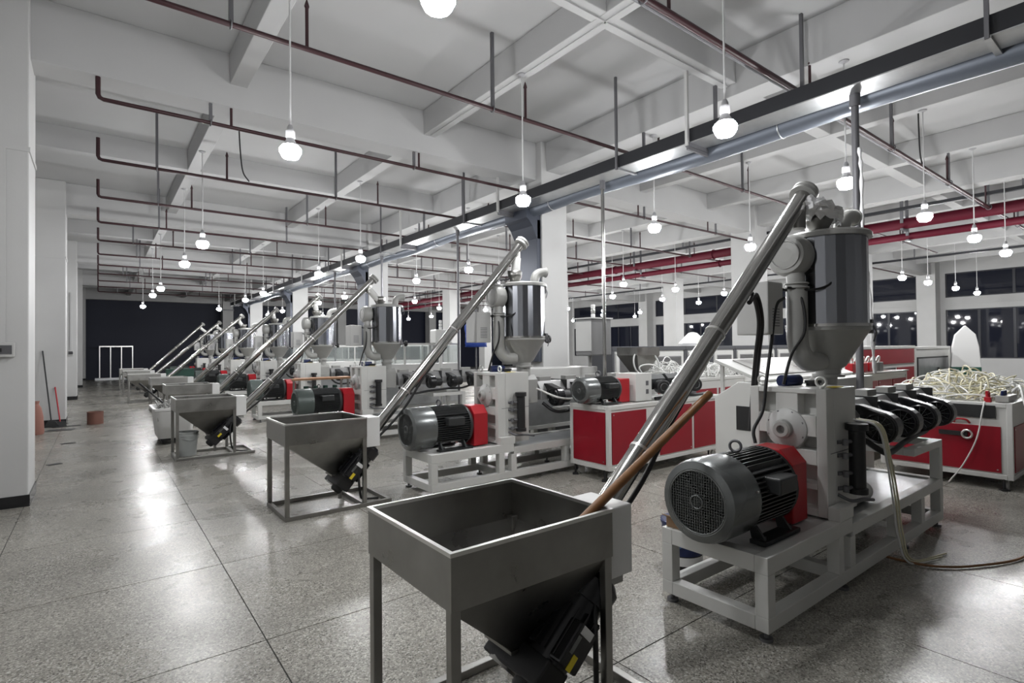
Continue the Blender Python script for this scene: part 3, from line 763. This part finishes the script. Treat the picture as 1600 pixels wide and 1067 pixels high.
# co-extruder on top of it
t = thing('co_extruder', 'small extruder with grey motor and red guard on top of the crimson panelled cabinet', 'extruder', (4.80, 4.70, .90))
motor(t, -.16, 0, .178, .62, .16)
MB().box(.46, -.10, 0, .66, .10, .30).build('coupling_guard', M_GUARD, t, bevel=.008)
gp = MB().box(.70, -.17, 0, 1.02, .17, .36).build('gearbox', M_MWHITE, t, bevel=.005)
for z in (.09, .2):
    MB().box(.90, -.174, z, .95, -.168, z + .06).build('pocket', M_HANG, gp)
MB().cyl((1.02, 0, .22), (2.2, 0, .22), .06, n=18).build('barrel', M_HANG, t)
MB().prism([(-.09, .0), (-.07, .14), (.07, .14), (.09, 0)], 'x', 2.0, 2.16).build('barrel_support', M_HANG, t)
for k in range(3):
    x = 1.1 + .36 * k
    b = MB().prism([(-.11, .13), (-.11, .27), (-.05, .33), (.05, .33), (.11, .27), (.11, .13)], 'x', x, x + .3).build('heater_cover', M_MOTORD, t, bevel=.006)
    h = MB().lathe((x + .12, -.14, .17), (-.5, -.86, 0), [(.085, 0), (.095, .03), (.095, .16), (.08, .17)], 22).build('blower', M_BLACK, t)
    MB().torus(Vector((x + .12, -.14, .17)) + Vector((-.5, -.86, 0)).normalized() * .172, (-.5, -.86, 0), .05, .006, 20, 6).build('blower_ring', M_MOTOR, h)
MB().tube(bez([(1.05, -.2, .02), (1.3, -.22, .03), (1.6, -.18, .04), (1.9, -.24, .025), (2.3, -.2, .03)]), .022, 8).build('cable_loom', M_BLACK, t)
# calibration table behind it
cal = panel_cabinet('calibration_table', 'white and red calibration table behind the wheeled crimson cabinet, heaped with white hoses', 'table', (6.66, 5.12, 0), 2.6, .72, .13, 1.08,
                    [(.08, .82), (.9, 1.66), (1.74, 2.5)], [], True, (.25, .9))
st = thing('feed_hopper', 'small square steel feed hopper behind the big white hose loop', 'hopper', (6.72, 5.48, 1.08))
m = MB(); m._add([(-.27, -.2, .52), (.27, -.2, .52), (.27, .2, .52), (-.27, .2, .52), (-.27, -.2, .4), (.27, -.2, .4), (.27, .2, .4), (-.27, .2, .4), (-.07, -.06, .08), (.07, -.06, .08), (.07, .06, .08), (-.07, .06, .08)],
                 [(0, 1, 5, 4), (1, 2, 6, 5), (2, 3, 7, 6), (3, 0, 4, 7), (4, 5, 9, 8), (5, 6, 10, 9), (6, 7, 11, 10), (7, 4, 8, 11)])
m.build('funnel', M_STEEL, st, solid=.004)
MB().box(-.08, -.07, 0, .08, .07, .09).build('outlet_block', M_STEEL, st)

def hose_heap(name, label, box, n, mats, seed, zf):
    """tangled hoses nobody could count: one object per colour, loops lying on each other"""
    rnd = random.Random(seed); x0, x1, y0, y1 = box
    root = thing(name, label, 'hoses', ((x0 + x1) / 2, (y0 + y1) / 2, zf))
    for mi, mm in enumerate(mats):
        b = MB()
        for k in range(n):
            cx_, cy_ = rnd.uniform(x0, x1) - (x0 + x1) / 2, rnd.uniform(y0, y1) - (y0 + y1) / 2
            e = max(0, 1 - (2 * cx_ / (x1 - x0)) ** 2) ** .5 * max(.25, 1 - (2 * cy_ / (y1 - y0)) ** 2) ** .5
            a = rnd.uniform(0, 6.28); L = rnd.uniform(.14, .34); H = rnd.uniform(.04, .22) * e + .02; base = rnd.uniform(.0, .14) * e + .012
            dx, dy = math.cos(a) * L, math.sin(a) * L; sx, sy = -dy * rnd.uniform(-.6, .6), dx * rnd.uniform(-.6, .6)
            P = [(cx_ - dx, cy_ - dy, .012), (cx_ - dx * .55 + sx * .6, cy_ - dy * .55 + sy * .6, base + H * .7), (cx_ + sx, cy_ + sy, base + H), (cx_ + dx * .6 + sx * .4, cy_ + dy * .6 + sy * .4, base + H * .6), (cx_ + dx, cy_ + dy, .012)]
            P = [(min(max(p[0], x0 - (x0 + x1) / 2 - .05), x1 - (x0 + x1) / 2 + .05), min(max(p[1], y0 - (y0 + y1) / 2), y1 - (y0 + y1) / 2), p[2]) for p in P]
            b.tube(bez(P, 5), .0085, 6)
        b.build(['white_strands', 'cream_strands'][mi] if len(mats) > 1 else 'white_strands', mm, root, fix=False)['kind'] = 'stuff'
    return root
hose_heap('hose_tangle', 'tangle of thin white hoses on the table behind the wheeled crimson cabinet', (6.75, 8.1, 5.16, 5.8), 70, [M_HOSEW], 2, 1.08)
hose_heap('hose_tangle', 'dense knot of white hoses at the far end of the calibration table', (8.35, 9.1, 5.16, 5.8), 75, [M_HOSEW], 4, 1.08)
lp = MB().tube(bez([(6.7, 5.25, 1.10), (6.45, 5.3, 1.25), (6.42, 5.32, 1.45), (6.6, 5.33, 1.56), (6.85, 5.3, 1.5), (6.95, 5.25, 1.3), (6.85, 5.2, 1.1)]), .013, 8)
lp.tube(bez([(6.6, 5.22, 1.095), (6.45, 5.24, 1.3), (6.7, 5.2, 1.33), (7.0, 5.18, 1.2), (7.3, 5.2, 1.1)]), .012, 8)
tag(lp.build('air_hose', M_HOSEW), 'big cream-white hose loop standing up before the small steel hopper', 'hose')
lp = MB().tube(bez([(4.35, 5.16, 1.10), (4.6, 5.02, .98), (4.9, 5.0, .96), (5.2, 5.05, 1.05), (5.45, 5.15, 1.2)]), .012, 8)
tag(lp.build('air_hose', M_HOSEW), 'single white hose sagging across the second extruder barrel', 'hose')

# parallel tanks behind the barrels
def tank(k, x0, x1, y, guard, label):
    t = thing('cooling_tank', label, 'water tank', (x0, y, 0), 'cooling tanks behind the barrels')
    L = x1 - x0
    fr = MB()
    for x in (0, L * .5, L - .08):
        for yy in (0, .42): fr.box(x, yy, .02, x + .08, yy + .08, .45)
    fr.box(0, 0, .12, L, .06, .2).box(0, .44, .12, L, .5, .2).build('stand', M_MWHITE, t)
    MB().box(0, -.01, .45, L, .5, .95).build('steel_trough', M_GALV, t, bevel=.006)
    MB().box(-.02, -.03, .40, L + .02, .52, .45).build('ledge', M_MWHITE, t)
    MB().box(-.02, -.03, .95, L + .02, .52, 1.30).build('upper_body', M_MWHITE, t, bevel=.01)
    if guard:
        g_ = MB(); e = .03
        for x in (0, L * .33, L * .66, L - e):
            for yy in (0, .46): g_.box(x, yy, 1.3, x + e, yy + e, 1.70)
        for yy in (0, .46): g_.box(0, yy, 1.70, L, yy + e, 1.74)
        g_.box(0, e, 1.70, e, .46, 1.74).box(L - e, e, 1.70, L, .46, 1.74)
        g_.build('guard_frame', M_MWHITE, t)
        for q in range(3): MB().box(L * .33 * q + e + .01, .012, 1.31, L * .33 * (q + 1) - .01, .018, 1.69).build('guard_pane', M_CLEAR, t)
    return t
tank(1, 4.5, 6.45, 6.15, False, 'white and steel water tank behind the second extruder barrel')
tank(2, 4.4, 6.4, 10.25, True, 'white and steel water tank with clear guard behind the third extruder barrel')
tank(3, 4.4, 7.8, 14.2, True, 'white and steel water tank behind the fourth extruder barrel')
tank(4, 4.4, 7.8, 18.2, True, 'white and steel water tank behind the fifth extruder barrel')
tank(5, 4.4, 7.8, 22.4, False, 'white and steel water tank behind the sixth extruder barrel')

# console behind the nearest extruder
t = thing('haul_console', 'white steel console with slanted lid behind the nearest gearbox', 'console', (4.69, 2.25, 0))
MB().prism([(0, .0), (0, 1.27), (.42, 1.27), (.66, 1.12), (.66, .0)], 'x', 0, 2.0).build('body', M_MWHITE, t, bevel=.006)
MB().box(-.006, .22, .83, .004, .44, 1.05).build('vent_opening', M_BLACK, t)
lid = MB()
P0 = [(.0, .20, 1.27), (2.0, .20, 1.27), (2.0, .66, 1.45), (.0, .66, 1.45)]
def slab(m, quad, th):
    q = [Vector(p) for p in quad]; n = (q[1] - q[0]).cross(q[3] - q[0]).normalized() * th
    m._add(q + [p + n for p in q], [(0, 3, 2, 1), (4, 5, 6, 7), (0, 1, 5, 4), (1, 2, 6, 5), (2, 3, 7, 6), (3, 0, 4, 7)])
slab(lid, P0, .03); lid.build('slanted_lid', M_MWHITE, t, bevel=.005)
s2 = MB(); slab(s2, [(.22, .265, 1.327), (1.9, .265, 1.327), (1.9, .60, 1.458), (.22, .60, 1.458)], .012); s2.build('lid_sheet', M_STEEL, t)
for q in (.05, 1.92): MB().box(q, .6, 1.12, q + .03, .63, 1.43).build('lid_prop', M_MWHITE, t)

# cabinet B at the end of the nearest line
cB = panel_cabinet('die_cabinet', 'large white cabinet with crimson panels and black latch at the right edge', 'cabinet', (7.79, 1.31, 0), 2.6, 1.24, .12, .95,
                   [(.1, 1.2), (1.3, 2.5)], [(.10, 1.14)], True, (.19, .69))
MB().box(-.012, .14, .78, .02, .62, .92).build('black_slot', M_BLACK, cB)
MB().tube(bez([(-.005, .36, .71), (-.035, .38, .745), (-.04, .43, .755), (-.035, .48, .745), (-.005, .50, .71)]), .011, 8).build('red_handle', M_GUARD, cB)
la = MB().box(-.02, .38, .56, .0, .64, .61).build('latch_bar', M_BLACK, cB)
MB().torus((-.03, .38, .585), (1, 0, 0), .045, .012, 20, 8).build('latch_ring', M_RIM, la)
hose_heap('hose_tangle', 'big heap of cream and white hoses on the cabinet at the right edge', (8.0, 9.9, 1.45, 2.45), 130, [M_HOSEW, M_CREAM], 5, .95)
v = thing('air_valve', 'small red air valve standing on the crimson cabinet edge', 'valve', (7.85, 1.52, .95))
MB().box(-.03, -.03, -.0, .03, .03, .06).cyl((0, 0, .06), (0, 0, .11), .022, n=12).build('valve_body', M_GUARD, v, bevel=.006)
MB().box(-.05, -.012, .10, .02, .012, .125).build('lever', M_GUARD, v)
mf = thing('manifold_block', 'blue and grey air manifold block on the corner of the right cabinet', 'manifold', (8.0, 1.42, .95))
MB().box(-.06, -.06, 0, .35, .06, .07).build('block', M_GREYPAINT, mf, bevel=.006)
for k in range(5): MB().cyl((-.03 + .035 * k, 0, .07), (-.03 + .035 * k, 0, .125), .014, n=10).build('port', M_NAVY, mf)
tag(MB().tube(bez([(7.80, 1.54, .96), (7.74, 1.55, .85), (7.73, 1.6, .55), (7.73, 1.72, .25), (7.75, 1.86, .02)]), .008, 8).build('clear_hose', M_SLEEVE), 'thin clear hose hanging down the crimson front of the right cabinet', 'hose')
tag(MB().tube(bez([(8.1, 1.36, 1.06), (8.0, 1.28, 1.12), (7.85, 1.22, .95), (7.7, 1.1, .45), (7.45, 1.02, .012), (7.2, 1.05, .012)]), .011, 8).build('clear_hose', M_HOSEW), 'pale hose falling from the right cabinet corner to the floor', 'hose')

# red and white machine, tank and bench further back on the right
D = panel_cabinet('wrapping_machine', 'tall red and white machine in front of the right windows', 'machine', (9.35, 3.35, 0), 2.7, .8, .13, 1.58,
                  [(.06, 2.64)], [], False, (1.27, 1.52), foot=True)
MB().box(1.75, 0, .2, 2.62, .011, 1.2).build('red_panel', M_RED, D)
MB().box(.06, 0, .2, 1.65, .011, .7).build('red_panel', M_RED, D)
MB().box(0.9, -.004, .8, 1.65, .01, 1.2).build('dark_opening', M_BLACK, D)
for q in range(5): MB().cyl((.2 + .13 * q, -.03, .98), (.2 + .13 * q, .01, .98), .035, n=12).build('gauge', M_RIM if q % 2 else M_GUARD, D)
E2 = panel_cabinet('glass_tank', 'white tank with a long glass window and red lower panels, beside the tall red machine', 'tank', (12.07, 3.35, 0), 2.2, .8, .13, 1.56,
                   [(.06, .72), (.76, 1.42), (1.46, 2.12)], [], False, (.2, .82), foot=True)
MB().box(.08, -.006, .92, 2.0, .006, 1.36).build('window_seal', M_BLACK, E2); MB().box(.12, -.01, .95, 1.96, -.004, 1.33).build('window_glass', M_GALV, E2)
MB().box(1.25, -.03, 1.03, 1.3, -.01, 1.14).build('window_latch', M_BLACK, E2)
F = panel_cabinet('roller_bench', 'low white bench with small red panels in front of the tall red machine', 'bench', (8.1, 2.85, 0), 1.75, .45, .13, 1.2,
                  [(.05, .55), (.6, 1.1), (1.15, 1.7)], [], False, (.7, 1.1), foot=True)
MB().box(-.02, -.02, 1.2, 1.77, .47, 1.215).build('bench_top', M_STEEL, F)
for q in range(6):
    c = thing('instrument_head', '%s chrome roller head in the row on the low red and white bench' % ORD[q], 'instrument', (8.28 + .2 * q, 3.05, 1.215), 'roller heads on the bench')
    MB().box(-.07, -.05, 0, .07, .05, .13).build('head_base', M_GUARD if q < 4 else M_STEEL, c, bevel=.008)
    MB().torus((0, 0, .16), (0, 1, .2), .055, .014, 16, 8).build('roller_ring', M_RIM, c)
# sack of resin standing on a stool
so = thing('steel_stool', 'grey steel stand under the white and green sack', 'stand', (14.0, 3.05, 0), None, R(-72))
MB().box(-.4, -.32, .80, .4, .32, .84).build('stand_top', M_STEEL, so)
for x in (-.38, .34):
    for y in (-.3, .26): MB().box(x, y, 0, x + .04, y + .04, .80).build('leg', M_STEEL, so)
so.scale = (.62, .62, 1)
sk = thing('resin_sack', 'upright white sack with a dark green printed band, near the right windows', 'sack', (14.0, 3.05, .84), None, R(-72))
sk.scale = (.62, .9, 1)
P = [(-.36, 0), (-.38, .3), (-.34, .7), (-.26, .95), (0, 1.14), (.26, .95), (.34, .7), (.38, .3), (.36, 0)]
MB().prism(P, 'y', -.12, .12).build('sack_body', M_PVC, sk, bevel=.02)
gbnd = MB().box(-.385, -.128, .05, .385, .128, .30).build('green_band', M_GREEN, sk, bevel=.02)
def text_mesh(txt, size):
    cu = bpy.data.curves.new('lettering', 'FONT'); cu.body = txt; cu.size = size; cu.align_x = 'CENTER'; cu.extrude = .001
    ob = bpy.data.objects.new('lettering', cu); COL.objects.link(ob)
    dg = bpy.context.evaluated_depsgraph_get(); me = bpy.data.meshes.new_from_object(ob.evaluated_get(dg))
    bpy.data.objects.remove(ob); bpy.data.curves.remove(cu); return me
me = text_mesh('LCB', .2); me.materials.append(M_LGREY)
for q in me.vertices: q.co = Vector((q.co.x - .05, -.130 - q.co.z, q.co.y + .11))
o = bpy.data.objects.new('lettering', me); COL.objects.link(o); o.parent = gbnd

# louvred electrical cabinets in a row behind
units = [7.82, 9.0, 10.2, 11.2, 12.2, 13.2, 14.2, 15.15]
for k, (a, b) in enumerate(zip(units, units[1:])):
    t = thing('louvred_cabinet', 'grey framed white cabinet with louvred door, %s from the left in the back row' % ORD[k], 'cabinet', (a, 7.0, 0), 'louvred cabinets in the back row')
    w_ = b - a - .01
    MB().box(.02, .02, .08, w_ - .02, .58, 1.54).build('body', M_LGREY, t)
    fr = MB()
    for x in (0, w_ - .06): fr.box(x, 0, 0, x + .06, .6, 1.55)
    fr.box(0, 0, 1.53, w_, .62, 1.62).box(.06, 0, 0, w_ - .06, .6, .08).build('frame', M_DARKFRAME, t, bevel=.004)
    d_ = MB().box(.10, -.008, .14, w_ - .10, .02, 1.49).build('door', M_MWHITE, t, bevel=.004)
    l_ = MB()
    for q in range(14): slab(l_, [(.2, -.012, .92 + q * .034), (w_ - .2, -.012, .92 + q * .034), (w_ - .2, -.028, .948 + q * .034), (.2, -.028, .948 + q * .034)], -.003)
    l_.box(.19, -.0095, .9, w_ - .19, -.0081, 1.41)
    l_.build('louvres', M_LOUVRE, d_)['kind'] = 'stuff'
sb = MB().lathe((10.9, 7.3, 1.62), (0, 0, 1), [(.30, 0), (.32, .06), (.2, .2), (.1, .3), (.02, .32)], 9)
tag(sb.build('film_bundle', M_FILM, None), 'bundle of white plastic film on top of the louvred cabinets', 'film')
nb = MB().lathe((11.5, 7.3, 1.62), (0, 0, 1), [(.22, 0), (.25, .05), (.17, .15), (.05, .19)], 9)
tag(nb.build('cloth_bundle', mat('navy_cloth', (.02, .022, .07), .8)), 'dark navy cloth bundle lying on the louvred cabinets', 'cloth')

# control heads on posts
t = thing('control_head', 'grey control box with a signal tower beside the shiny conduit post', 'control box', (6.33, 6.05, 0))
MB().cyl((.0, .1, 1.30), (.0, .1, 1.5), .03, n=12).build('neck', M_GREYPAINT, t)
MB().box(-.22, -.15, 1.48, .24, .2, 2.06).build('housing', mat('mid_grey_enamel', (.17, .17, .17), .4), t, bevel=.015)
MB().box(-.24, -.17, 2.06, .26, .22, 2.08).box(-.235, -.15, 1.55, -.22, .18, 2.02).build('screen_side', M_LGREY, t)
for q, c in enumerate((M_PVC, M_RIM, M_PVC)): MB().lathe((0, .02, 2.08 + .075 * q), (0, 0, 1), [(.032, 0), (.035, .01), (.035, .06), (.03, .068)], 14).build('signal_light', c, t)
t = thing('control_head', 'white control box with a signal tower over the third extruder barrel', 'control box', (5.75, 9.95, 0))
MB().box(-.18, -.12, 1.72, .22, .14, 2.02).build('housing', M_MWHITE, t, bevel=.03)
MB().cyl((0, 0, 0), (0, 0, 1.73), .04, n=12).build('stem', M_MWHITE, t)
for q in range(3): MB().lathe((0, 0, 2.02 + .07 * q), (0, 0, 1), [(.03, 0), (.033, .01), (.033, .055), (.028, .06)], 14).build('signal_light', M_PVC, t)
# blue jacket on a rail
t = thing('blue_jacket', 'royal blue jacket hanging behind the second dryer', 'jacket', (6.42, 9.6, 0))
bj = MB(); rnd = random.Random(5); vs = []; n = 18
for i in range(10):
    for k in range(n):
        a = 2 * math.pi * k / n; z = 2.32 - i * .075; w_ = (.10 + .05 * min(i, 3)) * (1 + .10 * math.sin(k * 2.1 + i))
        vs.append((math.cos(a) * w_, math.sin(a) * w_ * .5, z))
bj._add(vs, [(i * n + k, i * n + (k + 1) % n, (i + 1) * n + (k + 1) % n, (i + 1) * n + k) for i in range(9) for k in range(n)], True)
bj.build('cloth', M_BLUE, t, solid=.01, fix=False)
MB().cyl((0, .0, 0), (0, .0, 2.45), .018, n=10).box(-.2, -.01, 2.33, .2, .01, 2.36).cyl((0, 0, 0), (0, 0, .03), .16, n=18).build('coat_stand', M_HANG, t)
# rack with boards
t = thing('board_rack', 'steel rack with brown boards and copper bars between the third and fourth extruders', 'rack', (3.2, 11.2, 0))
for x in (0, 1.0):
    for y in (0, .4): MB().box(x, y, 0, x + .04, y + .04, 1.0).build('leg', M_STEEL, t)
MB().box(0, 0, .76, 1.04, .44, .79).build('shelf', M_STEEL, t)
for q in range(4): MB().box(-.12 + .05 * q, .01 + .11 * q, 1.0, 1.1 + .02 * q, .10 + .11 * q, 1.04).build('board', [M_BOARD, M_BRONZE, M_BOARD, M_WOOD][q], t, bevel=.003)
for q in range(4): MB().cyl((.2 + .2 * q, .2, .79), (.2 + .2 * q, .2, .87), .05, n=12).build('fitting', M_DKGREEN, t)

# ================================================================== SMALL THINGS
# bamboo pole leaning in the nearest bin
a, b = Vector((1.46, 1.606, .815)), Vector((2.71, 1.715, 1.335))
tag(MB().tube([a, a.lerp(b, .3), a.lerp(b, .6), b], .022, 12).build('bamboo_pole', M_WOOD), 'brown bamboo pole leaning from the nearest steel bin against its screw tube', 'pole')
# thick black cables behind the nearest gearbox, black cable in front of the dryer
t = thing('power_cable', 'pair of thick black cables looping down behind the nearest gearbox', 'cable', (3.9, 2.07, 1.27))
for q in (0, 1):
    MB().tube(bez([(-.65 + .06 * q, -.27, .66 - .05 * q), (-.45 + .05 * q, -.22, .67), (-.28 + .04 * q, -.17, .5), (-.14 + .04 * q, -.07, .27), (-.02 + .04 * q, .02, .03), (.0 + .04 * q, .06, -.3)]), .015, 8).build('cable', M_BLACK, t)
tag(MB().tube(bez([(3.98, 1.9, 1.95), (3.86, 1.9, 1.88), (3.80, 1.91, 1.6), (3.745, 1.92, 1.35), (3.71, 1.93, 1.15), (3.62, 1.95, 1.02), (3.6, 1.93, .93)]), .012, 8).build('motor_cable', M_BLACK),
    'black cable hanging from the nearest dryer to the red guard', 'cable')
# twisted film strip beside the near conduit
tag(MB().tube(bez([(6.12, 2.14, 3.6), (6.05, 2.1, 3.3), (6.11, 2.12, 2.75), (6.19, 2.1, 2.18), (6.3, 2.12, 1.75), (6.6, 2.2, 1.3)], 8), lambda q: .016 + .006 * math.sin(q * 60), 6).build('film_strip', M_FILM),
    'twisted strip of clear film hanging beside the dark conduit behind the nearest dryer', 'film')
# cream hoses of the nearest barrel, brown hose on the floor, corrugated stub
for k in range(3):
    tag(MB().tube(bez([(4.10 + .04 * k, 1.50, 1.09), (4.22 + .04 * k, 1.40, 1.04), (4.36 + .04 * k, 1.395, .82), (4.55 + .05 * k, 1.42, .5), (4.6 + .05 * k, 1.405, .2), (4.66 + .04 * k, 1.36, .02), (4.9 + .1 * k, 1.25, .012)]), .0065, 8).build('water_hose', M_CREAM if k else M_HOSEW),
        '%s pale hose hanging from the nearest barrel to the floor' % ['leftmost', 'middle', 'rightmost'][k], 'hose', 'pale hoses at the nearest barrel')
tag(MB().tube(bez([(4.6, 1.62, .05), (4.68, 1.45, .014), (4.74, 1.23, .014), (4.99, 1.04, .014), (5.46, .87, .014), (6.1, .9, .014)]), .009, 8).build('water_hose', M_WOOD), 'amber brown hose curling over the floor right of the nearest frame', 'hose')
t = thing('corrugated_hose', 'white corrugated hose stub lying on the nearest machine bed', 'hose', (4.35, 1.66, .405))
MB().tube([(.0 + .006 * q, 0, .075) for q in range(60)], lambda q: .066 + .008 * math.sin(q * 59 * 1.05), 18).build('hose_body', M_PVC, t)
# blue paint pail under the nearest frame
pl = thing('paint_pail', 'navy blue pail with a white label band under the nearest extruder', 'pail', (3.38, 2.37, 0))
MB().lathe((0, 0, 0), (0, 0, 1), [(.125, 0), (.13, .01), (.14, .12)], 30).build('pail_base', M_BLACK, pl)
MB().lathe((0, 0, .05), (0, 0, 1), [(.1375, 0), (.1395, .07)], 30, False, False).build('label_band', M_PAPER, pl)
MB().lathe((0, 0, .12), (0, 0, 1), [(.14, 0), (.15, .20), (.158, .205), (.158, .225), (.15, .23)], 30).build('pail_wall', M_NAVY, pl)
me = text_mesh('JDE', .085); me.materials.append(mat('pale_blue_print', (.1, .2, .42), .5))
for q in me.vertices:
    an = -2.25 + q.co.x / .148; q.co = Vector((math.cos(an) * (.1515 + q.co.z), math.sin(an) * (.1515 + q.co.z), .20 + q.co.y))
o = bpy.data.objects.new('lettering', me); COL.objects.link(o); o.parent = pl
# cardboard scrap on the frame corner
t = thing('cardboard_box', 'small torn open cardboard box on the nearest frame corner behind the motor', 'box', (2.86, 2.02, .465))
for (x0_, y0_, x1_, y1_) in ((0, 0, .16, .006), (0, .10, .16, .106), (0, .006, .006, .10), (.154, .006, .16, .10)): MB().box(x0_, y0_, 0, x1_, y1_, .06).build('side', M_CARD, t)
q = MB(); slab(q, [(0, .0, .06), (0, .106, .06), (-.05, .106, .085), (-.05, 0, .085)], .004); q.build('flap', M_CARD, t)
# tub, stick and bucket by the third and fourth loaders
t = thing('white_tub', 'large white plastic tub on a dark dolly behind the third bin', 'tub', (1.08, 11.55, 0))
def rrect(hx, hy, z, n=6, r=.08):
    out = []
    for cx_, cy_, a0 in ((hx - r, hy - r, 0), (-hx + r, hy - r, 90), (-hx + r, -hy + r, 180), (hx - r, -hy + r, 270)):
        for k in range(n): a = R(a0 + 90 * k / (n - 1)); out.append((cx_ + math.cos(a) * r, cy_ + math.sin(a) * r, z))
    return out
m = MB(); rings = [rrect(.25, .45, .10), rrect(.30, .52, .58), rrect(.335, .555, .59), rrect(.335, .555, .63), rrect(.30, .52, .63), rrect(.29, .51, .58), rrect(.24, .44, .13)]
N_ = len(rings[0]); vs = [p for r_ in rings for p in r_]
m._add(vs, [(i * N_ + k, i * N_ + (k + 1) % N_, (i + 1) * N_ + (k + 1) % N_, (i + 1) * N_ + k) for i in range(len(rings) - 1) for k in range(N_)] + [tuple(reversed(range(N_))), tuple(range((len(rings) - 1) * N_, len(rings) * N_))], False)
m.build('tub_shell', M_TUBW, t, fix=False)
MB().box(-.22, -.42, .06, .22, .42, .10).build('dolly', M_BLACK, t)
for x in (-.18, .18):
    for y in (-.36, .36): MB().cyl((x - .02, y, .032), (x + .02, y, .032), .032, n=14).build('caster_wheel', M_BLACK, t)
rn = random.Random(9)
sw = MB()
for k in range(60):
    x, y = rn.uniform(-.2, .2), rn.uniform(-.38, .38)
    sw.tube(bez([(x, y, .50), (x + rn.uniform(-.1, .1), y + rn.uniform(-.1, .1), .60 + rn.random() * .14), (x + rn.uniform(-.12, .12), y + rn.uniform(-.12, .12), .56)], 4), .012, 5)
sw.box(-.27, -.48, .40, .27, .48, .50)
o = sw.build('plastic_scrap', M_GREYPAINT, None, fix=False); o.location = (1.08, 11.55, .01); tag(o, 'loose grey plastic scrap filling the white tub', 'scrap'); o['kind'] = 'stuff'
tag(MB().tube([(.62, 12.3, 1.02), (.9, 11.75, .72), (1.0, 11.55, .62)], .018, 8).build('dark_stick', M_BLACK), 'dark stick leaning out of the white tub', 'stick')
t = thing('pale_bucket', 'pale grey translucent bucket under the third bin', 'bucket', (1.10, 9.72, 0))
MB().lathe((0, 0, 0), (0, 0, 1), [(.115, 0), (.12, .01), (.145, .30), (.155, .302), (.155, .325), (.147, .327), (.147, .345), (.155, .347), (.155, .37), (.14, .37), (.112, .02), (.0, .02)], 28).build('bucket_wall', M_PALEG, t)
MB().tube([(.155 * math.cos(R(a)), .155 * math.sin(R(a)), .34 - .10 * math.sin(R(a - 200) * 1.0)) for a in range(200, 345, 12)], .005, 6).build('handle', M_GALV, t)

# left wall: breaker boxes with trunking, broom, shovel, sack, tin, tile scraps
def breaker(label, x, y, z, w_, h_, ztop):
    t = thing('breaker_box', label, 'breaker box', (x, y, z), 'breaker boxes on the left columns')
    MB().box(0, -.06, 0, w_, -.001, h_).build('box', M_LGREY, t, bevel=.006)
    MB().box(.02, -.068, .03, w_ - .02, -.058, h_ - .03).build('smoked_cover', M_DISPLAY, t)
    for q in range(3): MB().box(.05 + q * .035, -.075, h_ * .35, .078 + q * .035, -.067, h_ * .6).build('breaker_switch', M_BLACK, t)
    MB().box(w_ * .42, -.035, h_, w_ * .42 + .07, -.001, ztop - z).build('trunking', M_WALL, t)
    return t
breaker('grey breaker box with trunking on the nearest left column', -.93, 7.613, 1.57, .245, .15, 3.74)
breaker('small breaker box with trunking on the third left column', -.83, 23.91, 1.53, .16, .17, 3.7)
t = thing('broom', 'broom with dark handle leaning on the second left column', 'broom', (-.80, 15.35, 0))
MB().cyl((0, 0, .10), (-.17, .385, 1.66), .014, n=10).build('handle', M_BLACK, t)
MB().prism([(-.14, 0), (.14, 0), (.06, .14), (-.06, .14)], 'y', -.025, .025).build('bristles', M_MOTORD, t)
t = thing('shovel', 'short shovel with a red handle beside the leaning broom', 'shovel', (-.66, 15.42, 0))
MB().cyl((0, .02, .1), (-.10, .32, .85), .014, n=10).build('handle', M_GUARD, t)
q = MB(); slab(q, [(-.12, -.12, .004), (.12, -.12, .004), (.08, .04, .12), (-.08, .04, .12)], .004); q.build('blade', M_MOTORD, t)
q = MB().lathe((-.97, 14.2, 0), (0, 0, 1), [(.11, 0), (.125, .05), (.11, .35), (.08, .52), (.04, .6), (.055, .66)], 12)
tag(q.build('red_sack', M_SACKR), 'pinkish red sack slumped against the left wall under the window', 'sack')
t = thing('rusty_tin', 'rusty brown tin standing alone in the aisle', 'tin', (-.05, 15.4, 0))
MB().lathe((0, 0, 0), (0, 0, 1), [(.15, 0), (.15, .26), (.155, .265), (.155, .28), (.14, .28), (.14, .02), (.0, .02)], 24).build('tin_wall', M_RUST, t)
for k, (x, y, w_, h_, a) in enumerate(((-.55, 16.9 - 1.6, .5, .12, .3), (-.62, 14.66, .45, .3, -.2), (-.5, 10.2, .16, .1, .5), (-.42, 12.4, .2, .1, .2))):
    q = MB().obox((x, y, .004), (w_, h_, .006), Matrix.Rotation(a, 3, 'Z'))
    tag(q.build('floor_scrap', M_BLACK if k != 1 else M_MOTORD), 'flat dark scrap on the floor by the left wall, %s' % ['beside the broom', 'largest, in front of the broom', 'nearest the camera', 'between the first and second columns'][k], 'scrap')
# far end: steel frame, green chest
t = thing('steel_gateway', 'empty white steel door frame standing at the dark far end', 'frame', (.05, 40.2, 0))
for x in (0, .52, 1.05, 1.60): MB().box(x, 0, 0, x + .05, .05, 1.95).build('post', M_RIM, t)
MB().box(0, 0, 1.95, 1.65, .06, 2.02).build('top_rail', M_RIM, t); MB().box(-.2, -.4, 0, 1.4, 0, .12).build('base_sheet', M_GALV, t)
t = thing('green_chest', 'dark green metal chest behind the far bins', 'chest', (2.0, 23.6, 0))
MB().box(0, 0, .03, .9, .5, .92).build('body', M_DKGREEN, t, bevel=.01); MB().box(-.01, -.01, .92, .91, .51, .97).build('lid', M_DKGREEN, t, bevel=.01)
for x in (.04, .8): MB().box(x, .02, 0, x + .06, .48, .03).build('skid', M_BLACK, t)
